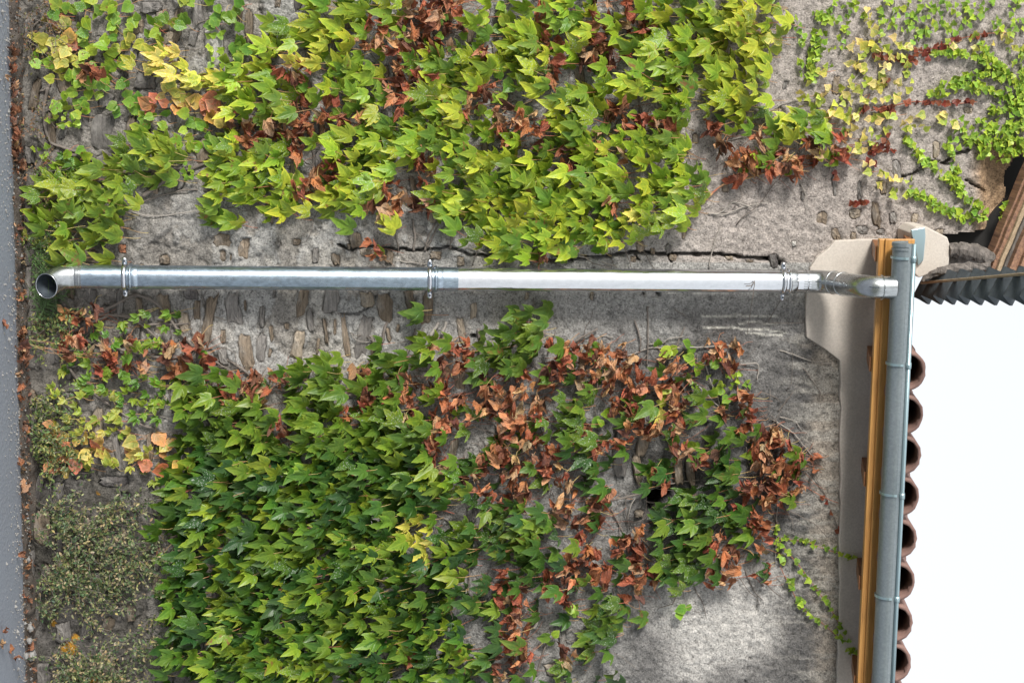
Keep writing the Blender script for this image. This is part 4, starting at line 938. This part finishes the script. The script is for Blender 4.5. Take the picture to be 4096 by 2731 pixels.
for pts, wd in (([(1130,350),(1300,370),(1480,400),(1580,460),(1700,560),(1764,700)],60),([(1100,670),(1230,600),(1370,520),(1500,500),(1620,540)],62),([(1250,590),(1450,590),(1600,650),(1740,740)],62),([(1460,280),(1530,400),(1650,500)],50),
    ([(940,930),(1020,1040),(1130,1150),(1280,1250),(1400,1400),(1500,1440)],55),([(1230,980),(1270,1080),(1300,1200),(1340,1320)],48),([(970,1310),(1100,1370),(1200,1440),(1360,1490),(1520,1490)],75),([(1470,930),(1480,1080)],45),
    ([(1530,760),(1680,760)],70),([(1500,880),(1740,870)],90),([(1560,1000),(1680,1030)],60),([(1340,950),(1760,960)],70),([(320,130),(450,90)],70),([(330,200),(330,300),(290,450),(330,560)],45),([(1600,1080),(1764,1000)],80),([(1764,300),(1764,900)],60),([(1640,1380),(1620,1520)],60)):
    stroke('E', 's', pts, wd, 1.15)
for pts, wd in (([(1000,390),(1130,330),(1300,270),(1500,230)],22),([(750,760),(1000,700),(1200,710),(1440,700)],14),([(680,1060),(820,950)],26),([(780,600),(860,500)],26),([(640,740),(900,780)],40),([(700,380),(1000,420)],50)):
    stroke('E', 'd', pts, wd, .8)
stroke('E', 'd', [(450,1170),(470,1250)], 12, .8); stroke('E', 'd', [(560,1410),(740,1385)], 16, 1)
for pts, wd in (([(60,570),(250,590),(400,640),(520,690),(660,720)],34),([(70,600),(200,740),(250,850),(340,930),(440,1070),(540,1250),(600,1370)],26),([(80,680),(110,790),(160,920),(250,1060),(420,1190),(500,1250),(600,1390)],32),([(50,440),(60,560),(80,700)],26)):
    stroke('T', 's', pts, wd, .85, (3, 2))
stroke('T', 'd', [(300,130),(400,340),(470,480),(580,640)], 20, .22, (3, 2))

# ------------------------------------------------------------------ stems, twigs, petioles
STEMS = [  # plant, crop, radius px(src), material, points
('A',(0,0),7,'bark',[(330,600),(300,750),(310,880),(350,980),(450,1020),(580,1060)]),('A',(0,0),6,'bark',[(270,870),(275,950),(310,1010)]),('A',(0,0),7,'bark',[(390,1085),(560,1070),(700,1140),(850,1180),(1100,1160),(1300,1160)]),
('C',(0,0),8,'bark',[(980,1350),(1150,1240),(1300,1170),(1500,1100),(1640,1120)]),('C',(0,0),6,'bark',[(930,1210),(1100,1230),(1300,1210),(1480,1150)]),('C',(0,0),3.5,'bark',[(980,1390),(1250,1310),(1480,1310)]),('C',(0,0),2.5,'twig',[(870,1440),(1000,1480),(1150,1480),(1430,1440),(1600,1450)]),
('A',(0,0),7,'bark',[(690,1140),(800,1180),(960,1190),(1100,1210)]),('A',(0,0),4,'bark',[(380,1130),(440,1180),(520,1180)]),('Bm',(0,0),2.5,'tendril',[(530,260),(580,370),(680,480),(800,580),(950,650),(1150,680)]),('Bm',(0,0),4,'bark',[(160,260),(260,150),(420,85)]),('Bm',(0,0),3.5,'bark',[(190,230),(300,120),(420,70)]),('Bm',(0,0),8,'bark',[(330,110),(370,0)]),('Bm',(0,0),5,'bark',[(370,480),(330,600),(260,630)]),
('X',(0,1),6,'bark',[(500,640),(680,600),(900,620),(1040,660),(1300,660)]),('G',(0,1),7,'bark',[(560,625),(750,550),(880,480),(960,460),(1080,520),(1180,640),(1260,740),(1380,850),(1500,930),(1700,1060),(1764,1090)]),('X',(0,1),7,'bark',[(580,770),(720,810),(900,850),(1100,890),(1300,900),(1480,910)]),
('X',(0,1),6,'bark',[(450,930),(560,1060),(780,1240),(950,1340),(1100,1390),(1230,1410)]),('X',(0,1),4,'twig',[(430,1020),(480,970),(530,950)]),('G',(0,1),4,'bark',[(1270,1080),(1265,1250),(1330,1340)]),('G',(0,1),7,'bark',[(1480,920),(1560,910),(1660,960),(1764,1040),(1850,1100)]),('X',(0,1),2.5,'twig',[(780,1370),(820,1460),(860,1530)]),
('X',(0,1),6,'bark',[(600,660),(750,610),(850,600),(1000,680),(1150,820)]),('X',(0,1),3,'bark',[(880,480),(700,580),(600,640)]),('X',(0,1),2,'twig',[(900,1270),(1000,1290),(1150,1300),(1220,1340)]),
('G',(1,1),7,'bark',[(100,1100),(280,1130),(500,1150),(900,1140)]),('G',(1,1),4,'bark',[(180,1090),(250,1060),(320,1030)]),('H',(1,1),6,'bark',[(1530,690),(1545,850),(1550,980)]),('H',(1,1),6,'bark',[(1050,1540),(1045,1400),(1070,1200),(1090,1100)]),('H',(1,1),7,'bark',[(990,1060),(1020,930),(1080,760),(1100,690)]),('G',(1,1),7,'bark',[(870,790),(885,700),(905,645)]),
('H',(1,1),8,'twig',[(1200,740),(1260,650)]),('H',(1,1),8,'twig',[(1280,730),(1312,645)]),('G',(1,1),7,'bark',[(790,740),(830,830)]),('G',(1,1),1.8,'twig',[(570,580),(620,650),(680,760),(780,785),(880,780)]),('C',(1,1),5,'bark',[(1085,160),(1095,60),(1080,-60)]),('C',(1,1),5,'bark',[(1165,160),(1190,60),(1250,-60)]),('C',(1,1),5,'bark',[(1340,145),(1350,50),(1355,-80)]),('C',(1,1),4,'bark',[(1180,140),(1230,30),(1260,-40)]),
('C',(1,1),3,'twig',[(1390,150),(1480,140),(1600,180)]),('C',(1,1),2,'twig',[(960,230),(1100,240),(1180,250)]),
('H',(2,1),3.5,'twig',[(500,880),(640,850),(800,870),(950,830),(1100,825),(1250,820),(1400,815),(1560,800)]),('H',(2,1),1.8,'bark',[(1672,365),(1655,500),(1640,600),(1620,735)]),('H',(2,1),2,'bark',[(1610,400),(1650,395),(1672,365)]),('H',(2,1),3.5,'bark',[(932,540),(934,740),(930,950)]),('H',(2,1),4,'bark',[(840,630),(870,720),(882,780),(880,850)]),('H',(2,1),4.5,'bark',[(1080,940),(1130,810),(1190,680)]),
('H',(2,1),5.5,'bark',[(370,820),(480,750),(590,690)]),('D',(2,1),2.8,'twig',[(1440,-10),(1400,80),(1380,150),(1350,270)]),('H',(2,1),3,'twig',[(1560,940),(1680,930),(1695,980),(1685,1040)]),('H',(2,1),2.5,'twig',[(940,800),(1040,790),(1080,760),(1180,745)]),('D',(2,1),3,'twig',[(460,195),(560,215),(640,240),(720,265)]),('H',(2,1),3,'twig',[(1330,940),(1360,1040),(1400,1130),(1430,1220)]),('H',(2,1),3,'twig',[(1250,1060),(1340,1140),(1430,1230),(1500,1190)]),
('H',(2,1),3,'twig',[(-280,1280),(-150,1270),(0,1305),(150,1275),(240,1310)]),('H',(2,1),4,'bark',[(880,1090),(830,1250),(850,1400)]),('H',(2,1),2,'bark',[(1120,560),(1200,610)]),('H',(2,1),2.2,'twig',[(600,830),(610,750),(690,750)]),
('D',(2,0),8,'bark',[(90,710),(220,620),(320,550)]),('D',(2,0),4,'twig',[(330,420),(560,470),(780,495),(1000,515),(1250,520)]),('D',(2,0),3.5,'twig',[(160,370),(300,390),(430,370)]),('D',(2,0),3.5,'bark',[(1110,580),(1200,680),(1220,800)]),('D',(2,0),3,'bark',[(700,720),(820,670),(900,640)]),('D',(2,0),3,'twig',[(1190,1050),(1400,990),(1500,960),(1600,940)]),
('D',(2,0),4.5,'petiole',[(1300,1400),(1400,1310),(1480,1255),(1600,1230),(1764,1180)]),('D',(2,0),3.5,'twig',[(1350,1470),(1440,1460),(1530,1390),(1650,1430)]),('D',(2,0),3,'twig',[(1390,1475),(1480,1470),(1600,1420),(1764,1390)]),('D',(2,0),4,'bark',[(860,650),(900,800),(900,900)]),('D',(2,0),4.5,'bark',[(600,960),(740,965),(920,950)]),('D',(2,0),4,'twig',[(560,20),(530,0),(480,-40)]),
('D',(2,0),5,'bark',[(420,200),(380,300),(390,420)]),('D',(2,0),2,'twig',[(1200,560),(1205,700),(1200,860),(1215,1100)]),('D',(2,0),2,'twig',[(1560,900),(1640,930),(1680,980)]),
('E',(3,0),4,'twig',[(430,730),(520,660),(560,600),(680,420),(770,260),(830,170),(860,80),(880,0)]),('E',(3,0),2.2,'twig',[(20,760),(100,715),(200,690),(330,700),(430,725)]),('E',(3,0),3,'tendril',[(0,1190),(120,1160),(240,1150),(340,1130)]),('E',(3,0),2.5,'tendril',[(-20,1170),(150,1120),(300,1140)]),('E',(3,0),3,'twig',[(390,1150),(460,1115),(560,1100)]),('E',(3,0),1.8,'twig',[(200,1230),(240,1300),(265,1380),(260,1480)]),
('E',(3,0),2.2,'tendril',[(1000,390),(1130,330),(1300,270),(1500,230),(1700,225)]),('E',(3,0),2.2,'tendril',[(700,760),(1000,700),(1200,715),(1440,700)]),('E',(3,0),2.2,'tendril',[(590,840),(640,760),(700,640)]),
('H',(2,2),5,'bark',[(350,290),(430,220),(500,180)]),('H',(2,2),4,'bark',[(720,300),(900,260),(1010,220),(1130,190),(1290,170)]),('H',(2,2),2.5,'petiole',[(980,330),(1060,345),(1130,360)]),('H',(2,2),4,'bark',[(500,340),(600,320),(720,300)]),('H',(2,2),4,'bark',[(870,560),(920,600),(965,650)]),('H',(2,2),5,'bark',[(240,1280),(200,1400),(170,1520)]),('H',(2,2),7,'twig',[(150,1180),(180,1110),(185,1040)]),
('H',(2,2),3,'petiole',[(1550,630),(1620,645),(1660,680),(1640,720),(1560,750)]),('H',(2,2),2.5,'petiole',[(430,1100),(500,1120),(550,1140),(560,1170)]),('H',(2,2),4,'bark',[(680,360),(740,480),(760,520)]),('H',(2,2),3,'bark',[(700,940),(720,880),(900,840)]),('H',(2,2),3,'twig',[(850,300),(820,350),(800,440)]),('H',(2,2),2,'twig',[(500,1500),(560,1420),(590,1400)]),
('G',(1,2),5,'bark',[(1150,180),(1170,60),(1190,-40)]),('H',(1,2),5,'bark',[(1230,650),(1240,520),(1260,400)]),('H',(1,2),4.5,'bark',[(1460,950),(1470,780),(1460,600)]),('H',(1,2),4,'bark',[(1220,390),(1310,440),(1400,480)]),('H',(1,2),3,'petiole',[(1210,390),(1280,375),(1370,400)]),('G',(1,2),5,'bark',[(1180,1560),(1150,1400),(1160,1200)]),
('T',(3,2),1.8,'twig',[(66,270),(55,500),(48,740)]),('T',(3,2),2,'bark',[(270,100),(330,160),(400,290),(470,470),(600,650),(740,680)]),('T',(3,2),1.6,'tendril',[(70,600),(200,740),(340,930),(440,1070),(540,1250),(620,1400)]),('T',(3,2),1.6,'tendril',[(80,760),(160,920),(250,1060),(420,1190),(600,1390)]),('T',(3,2),1.6,'tendril',[(60,570),(250,590),(400,640),(660,720)]),
('T',(3,2),1.6,'twig',[(60,830),(130,930),(160,960)]),('H',(3,1),2.5,'twig',[(80,840),(180,870),(300,920),(440,930)]),('H',(3,1),2,'bark',[(240,960),(300,1050),(350,1120),(350,1190)]),('H',(3,1),2.5,'bark',[(70,1260),(120,1190),(165,1130)]),('H',(3,1),3,'twig',[(30,1320),(160,1400),(230,1480),(300,1568)]),('H',(3,1),2,'twig',[(80,1300),(180,1330),(230,1390)]),('H',(3,1),1.6,'bark',[(0,650),(150,655),(285,652)]),('H',(3,1),1.8,'bark',[(0,640),(50,560),(95,480)]),
('H',(2,2),3,'twig',[(1600,150),(1680,260),(1740,330)]),('T',(3,2),2,'tendril',[(0,20),(90,60),(240,200),(380,280),(480,320)])]
stemobj = {}
for key, crop, rad, mat, pts in STEMS:
    P = []
    for (x, y) in pts:
        su, sv = cp(*crop, x, y); p = W(su, sv, 0); p = Vector((p.x, min(wallY(p.x, p.z), .02)-rad*SPX*.9-random.uniform(0, .012), p.z)); P.append(p)
    if key == 'H' and crop == (2, 1) and mat == 'bark' and pts[0][0] in (1672, 1610): 
        P = [W(*cp(2, 1, x, y), -.18+.15*max(0, (y-480)/260)) for x, y in pts]
    P = smoothpath(P, 6)
    P = [p+Vector((random.uniform(-.0015, .0015), 0, random.uniform(-.0015, .0015))) for p in P]
    r0_ = rad*SPX; rads = [r0_*(1-.35*i/(len(P)-1))*random.uniform(.88, 1.12) for i in range(len(P))]
    mb = MB(); mb.tube(P, rads, 6 if rad < 4 else 8)
    build_in(mb, 'stem', M[mat], PL[key][0], True)
# random fine tendrils, one joined part per plant
def wander(mb, su, sv, ang, L, rad, curl=.35, n=7):
    P = []
    for i in range(n):
        p = W(su, sv, 0); P.append(Vector((p.x, min(wallY(p.x, p.z), .02)-.004-random.uniform(0, .02), p.z)))
        su += math.cos(ang)*L/n; sv += math.sin(ang)*L/n; ang += random.gauss(0, curl)
    mb.tube(P, [rad*SPX*(1-.5*i/n) for i in range(n)], 4)
tend = {k: (MB(), MB()) for k in PL}
for row in range(42):
    for col in range(64):
        ch = GRID[row][col]
        if ch in 'rBG':
            key = which(col, row, ch)
            for k in range({'r': 4, 'B': 1, 'G': 1}[ch] if random.random() < (1 if ch == 'r' else .55) else 0):
                su = (col+random.random())*64; sv = (row+random.random())*65
                if ch == 'r' and random.random() < .75: wander(tend[key][0], su, sv, random.gauss(0, .5), random.uniform(50, 150), random.uniform(.7, 1.3), .18, 5)
                else: wander(tend[key][1], su, sv, random.choice((0, 1.57, -1.57, .5))+random.gauss(0, .5), random.uniform(60, 220), random.uniform(1, 3.2))
for k in range(150):      # bare twigs between the leaf clumps
    su, sv = random.choice(((random.uniform(600, 3200), random.uniform(0, 960)), (random.uniform(1700, 3150), random.uniform(1350, 2300)), (random.uniform(250, 900), random.uniform(1250, 1850))))
    key = 'X' if su < 900 and sv > 1200 else ('H' if sv > 1200 else ('C' if su < 2048 else 'D'))
    wander(tend[key][1], su, sv, random.gauss(0, 1.0), random.uniform(80, 300), random.uniform(.8, 2.4))
# ------------------------------------------------------------------ leaves become objects
def stuffmesh(items, name, mat):
    VV = []; TT = []; ve = []; ri = []; cc = []; off_ = 0; cache = {}
    for size, me, mx, c, base, fm in items:
        if me.name not in cache:
            n = len(me.vertices); v = np.empty(n*3, np.float32); me.vertices.foreach_get('co', v); tr = np.empty(len(me.loops), np.int32); me.loops.foreach_get('vertex_index', tr)
            a = np.empty(n, np.float32); b = np.empty(n, np.float32); me.attributes['vein'].data.foreach_get('value', a); me.attributes['rim'].data.foreach_get('value', b); cache[me.name] = (v.reshape(-1, 3), tr.reshape(-1, 3), a, b)
        v, tr, a, b = cache[me.name]; A = np.array(mx); VV.append(v@A[:3, :3].T+A[:3, 3]); TT.append(tr+off_); off_ += len(v); ve.append(a); ri.append(b); cc.append(np.tile(np.array([*c, 1], np.float32), (len(v), 1)))
    me = fastmesh(name, np.concatenate(VV), np.concatenate(TT), mat, True)
    me.attributes.new('vein', 'FLOAT', 'POINT').data.foreach_set('value', np.concatenate(ve)); me.attributes.new('rim', 'FLOAT', 'POINT').data.foreach_set('value', np.concatenate(ri))
    me.attributes.new('tint', 'FLOAT_COLOR', 'POINT').data.foreach_set('color', np.concatenate(cc).ravel()); return me
tot = 0
for key, (root, leaves, dries, _) in PL.items():
    Ti = Matrix.Translation(-Vector(root.location))
    pet = MB()
    for items, nm, stm in ((leaves, 'leaf', 'leafS'), (dries, 'dry_leaf', 'dryS')):
        items.sort(key=lambda a: -a[0])
        def vis(a):
            u, v = proj(a[4].x, a[4].y, a[4].z); return -30 < u < 4126 and -30 < v < 2761
        big = [a for a in items if a[0] > 38*SPX and vis(a)][:300]; ids = set(id(a) for a in big); rest = [a for a in items if id(a) not in ids]
        for size, me, mx, c, base, fm in big:
            o = bpy.data.objects.new(nm, me); COL.objects.link(o); o.parent = root; o.matrix_local = Ti@mx; o.color = (*c, 1); tot += 1
        if rest:
            me = stuffmesh([(s, me, Ti@mx, c, b, f) for s, me, mx, c, b, f in rest], 'small_leaves' if nm == 'leaf' else 'small_dry_leaves', M[stm])
            link(me.name, me, root, kind='stuff')
        for size, me, mx, c, base, fm in items:
            if size < 36*SPX or random.random() < (.35 if nm == 'leaf' else .5): continue
            L_ = size*random.uniform(.5, 1.3); back = -(fm@Vector((0, 1, 0))); e = base+back*L_*.6; e.y = min(base.y+.7*L_, -.005); e.z += L_*.5
            mid = (base+e)/2+back*L_*.2+Vector((0, -.01, 0)); pet.tube(smoothpath([base, mid, e], 3), .0011, 4, caps=False)
    if pet.V: build_in(pet, 'petioles', M['petiole'], root, True, kind='stuff')
    for i, (mb_, mt) in enumerate(zip(tend[key], ('tendril', 'bark'))):
        if mb_.V: build_in(mb_, 'tendrils', M[mt], root, True, kind='stuff')
print('leaf objects', tot)

# ------------------------------------------------------------------ low shrub, weeds, grass, litter
def foliage(name, label, cat, region, nleaf, ntwig, lo, hi, cols, depth, dens=None, seed=1):
    random.seed(seed)
    cu = sum(p[0] for p in region)/len(region); cv = sum(p[1] for p in region)/len(region)
    root = thing(name, label, cat, tuple(W(cu, cv, -.04))); tw = MB(); items = []
    us = [p[0] for p in region]; vs_ = [p[1] for p in region]
    quad = leafTiny
    n = 0
    while n < ntwig:
        su, sv = random.uniform(min(us), max(us)), random.uniform(min(vs_), max(vs_))
        if not inpoly(np.array([su]), np.array([sv]), region)[0]: continue
        w0 = W(su, sv, 0)
        if fbm(np.array([[w0.x]]), np.array([[w0.z]]), 9, 300+seed, 3)[0, 0] < .5: continue
        n += 1; ang = random.gauss(.2, .9); L = random.uniform(60, 190); y = -random.uniform(.01, depth); P = []
        for i in range(7):
            P.append(W(su, sv, y)); su += math.cos(ang)*L/6; sv += math.sin(ang)*L/6; ang += random.gauss(0, .25); y = min(-.01, y+random.uniform(-.012, .01))
            if not inpoly(np.array([su]), np.array([sv]), region)[0] and i > 3: pass
        P2 = smoothpath(P, 2); tw.tube(P2, [.0016*(1-.6*i/len(P2)) for i in range(len(P2))], 4)
        for k in range(nleaf):
            q = random.choice(P2)+Vector([random.uniform(-.014, .014), random.uniform(-.03, .008), random.uniform(-.014, .014)])
            s = random.uniform(lo, hi)*SPX; fm = frame(R(random.uniform(-180, 180)), R(random.uniform(-40, 60)), R(random.uniform(-60, 60)))
            items.append((s, random.choice(quad), Matrix.Translation(q-Vector(root.location))@fm.to_4x4()@Matrix.Scale(s, 4), jit(random.choice(cols), .25), q, fm))
    build_in(tw, 'twigs', M['bark'], root, False, kind='stuff')
    link('foliage', stuffmesh(items, 'foliage', M['leafS']), root, kind='stuff'); return root
leafTiny = []
for k in range(4):
    rs = [(0, 0), (.2, .3), (.22, .6), (0, 1.0), (-.22, .6), (-.2, .3)]
    leafTiny.append(leaf_from_outline(rs, {3}, lambda x, y: .3*abs(x)-.2*y*y, 'tiny_leaf', 'leafS', hub=(0, .4), ring=.5, nz=.0))
olive = [(.11, .16, .07), (.075, .125, .055), (.17, .22, .11), (.05, .10, .05), (.27, .27, .16)]
foliage('shrub', 'low dark olive shrub with tiny leaves and bare twigs below the dense ivy', 'shrub', [(150, 1860), (330, 1880), (400, 1980), (560, 1990), (600, 2150), (640, 2330), (640, 2500), (560, 2620), (520, 2780), (190, 2780), (150, 2400)], 26, 330, 8, 20, olive, .10, seed=3)
foliage('weed', 'fine green weeds at the wall foot between pipe shoe and yellow creeper', 'weed', [(120, 1270), (250, 1260), (270, 1400), (200, 1500), (160, 1700), (230, 1760), (240, 1860), (130, 1860), (110, 1500)], 26, 75, 9, 20, [(.10, .17, .06), (.07, .13, .05), (.22, .26, .10)], .08, seed=4)
foliage('weed', 'small weeds under the bright ivy clump at the wall foot beside the pipe shoe', 'weed', [(110, 930), (230, 960), (230, 1060), (130, 1080)], 22, 34, 9, 18, [(.09, .16, .05), (.06, .12, .04)], .08, seed=5)
foliage('weed', 'sparse brown weeds at the wall foot in the photo corner with the small-leaved creeper', 'weed', [(95, 30), (200, 30), (190, 300), (130, 520), (170, 880), (110, 880), (90, 400)], 12, 60, 8, 16, [(.14, .10, .06), (.10, .12, .05), (.20, .15, .09)], .07, seed=6)
random.seed(11)
gr_ = thing('grass_tuft', 'dark green grass tuft growing under the pipe shoe', 'grass', tuple(W(170, 1120, -.05)))
mb = MB()
for k in range(260):
    su, sv = random.gauss(165, 24), random.choice((random.gauss(1060, 38), random.gauss(1195, 38), random.gauss(1125, 55))); y = -random.uniform(.005, .10)
    p = W(max(su, 118), sv, y); L = random.uniform(.05, .15); a = random.gauss(0, .8); d = Vector((math.sin(a), random.uniform(-.6, .1), abs(math.cos(a)))).normalized(); s = Vector((math.cos(a), 0, -math.sin(a)))*.0016
    q = p+d*L*.55; e = p+d*L+Vector((math.sin(a)*.03, -.01, -.03)); mb.add([p-s, p+s, q+s*.8, q-s*.8, e], [(0, 1, 2, 3), (3, 2, 4)])
build_in(mb, 'blades', M['grass'], gr_, False, kind='stuff')
# thin stalks leaning over the weeds
mb = MB()
for k in range(5):
    a0 = cp(0, 1, random.uniform(170, 260), random.uniform(770, 830)); mb.tube(smoothpath([W(a0[0], a0[1], -.1), W(a0[0]+60, a0[1]+random.uniform(-5, 30), -.12), W(a0[0]+random.uniform(100, 260), a0[1]+random.uniform(10, 70), -.1)], 4), .0008, 4)
L = W(150, 1380, -.1); st_ = thing('grass_stalks', 'thin yellow grass stalks leaning across the weeds under the dead leaf clusters', 'grass', tuple(L)); build_in(mb, 'stalks', M['petiole'], st_, False, kind='stuff')
# fallen leaves
LG = 'dead leaves lying along the road edge'
n = 0
spots = [(8,2560,-1),(12,2520,-1),(6,2580,-1),(46,2600,-1),(58,2625,-1),(72,2210,-1),(18,1310,-1),(20,300,-1)]
for i in range(80):
    sv = random.choice((random.uniform(120, 900), random.gauss(1380, 60), random.uniform(1100, 2731), random.gauss(560, 60))); spots.append((75+(sv/2731)*42+random.gauss(6, 13), sv, 0))
for su, sv, onr in spots:
    p = Pz(su, sv, .008 if su < 90+sv*.014 else .016)
    p = Pz(su, sv, .008+gz(p.x))
    if p.y > -.03: p.y = -.03-random.uniform(0, .1)
    size = random.uniform(28, 56)*SPX; o = bpy.data.objects.new('fallen_leaf', random.choice(leafD)); COL.objects.link(o)
    o.location = (p.x, p.y, p.z+size*.10); o.rotation_euler = (random.uniform(-.9, .9), random.uniform(-.9, .9), random.uniform(0, 6.3)); o.scale = (size,)*3
    o.color = (*jit(random.choice([(.32, .16, .10), (.26, .12, .075), (.40, .26, .17), (.20, .11, .08)]), .2), 1)
    o['category'] = 'fallen leaf'
    if onr: o['label'] = 'brown curled dead leaf lying out on the grey asphalt'; o['group'] = 'dead leaves lying out on the asphalt'
    else:
        o['label'], o['group'] = [('brown dead leaf in the litter strip beside the small-leaved corner creeper', 'dead leaves beside the corner creeper'), ('brown dead leaf in the litter strip beside the bright ivy clump', 'dead leaves beside the ivy clump'), ('brown dead leaf in the litter strip beside the pipe shoe and weeds', 'dead leaves beside the pipe shoe'), ('brown dead leaf in the litter strip beside the low olive shrub', 'dead leaves beside the low shrub')][0 if sv < 640 else 1 if sv < 1000 else 2 if sv < 1800 else 3]
items = []
for i in range(900):
    x = random.uniform(-1.9, 2.2); y = -abs(random.gauss(.07, .04)); y = max(y, -.30); s = random.uniform(6, 20)*SPX
    z = gz(x)+(.006 if y < -.08 else .022)
    mx = Matrix.Translation((x, y, z+random.uniform(0, .012)))@Matrix.Rotation(random.uniform(0, 6.3), 4, 'Z')@Matrix.Rotation(random.uniform(-1, 1), 4, 'X')@Matrix.Scale(s, 4)
    items.append((s, random.choice(leafTiny if random.random() < .6 else leafD), mx, jit(random.choice([(.24, .13, .08), (.17, .10, .07), (.36, .27, .20), (.10, .08, .06)]), .25), None, None))
link('leaf_litter', stuffmesh(items, 'leaf_litter', M['dryS']), kind='stuff', label='fine brown leaf crumbs and bark bits in the gutter of the road edge', category='leaf litter')
mb = MB()
for i in range(1300):
    x = random.uniform(-1.9, 2.2); y = -abs(random.gauss(.15, .12)); y = max(y, -.6); r_ = random.uniform(.002, .007)*(1 if random.random() < .95 else 2.2); z = gz(x)+(.003 if y < -.08 else .02)
    c = Vector((x, y, z)); V = []
    for a, b, cz in ((1, 0, 0), (-1, 0, 0), (0, 1, 0), (0, -1, 0), (0, 0, .8), (0, 0, -.8)): V.append(c+Vector((a, b, cz))*r_*random.uniform(.7, 1.2))
    mb.add(V, [(0, 2, 4), (2, 1, 4), (1, 3, 4), (3, 0, 4), (2, 0, 5), (1, 2, 5), (3, 1, 5), (0, 3, 5)])
link('gravel', mesh('gravel', mb.V, mb.F, M['pebble']), kind='stuff', label='pale grit and small stones along the edge of the asphalt', category='gravel')
for (su, sv, r_) in ((125, 2500, .028), (140, 2590, .036), (118, 2560, .02), (105, 2620, .018), (112, 1690, .018)):
    p = Pz(su, sv, .02); mb = MB(); c = Vector((p.x, min(p.y, -.05), .018+gz(p.x))); n = 8; r_ *= .8
    for i in range(5):
        a = math.pi*(i/4-.5)
        for j in range(n): t = 2*math.pi*j/n; mb.V.append(tuple(Vector((math.cos(a)*math.cos(t), math.cos(a)*math.sin(t), .8*math.sin(a)))*r_*random.uniform(.8, 1.15)))
    for i in range(4):
        for j in range(n): mb.F.append((i*n+j, i*n+(j+1) % n, (i+1)*n+(j+1) % n, (i+1)*n+j))
    o = mb.build('rubble_stone', M['pebble'], None); o.location = c; o['label'] = 'grey rubble lump lying in the litter at the road edge'; o['category'] = 'stone'; o['group'] = 'rubble lumps at the road edge'
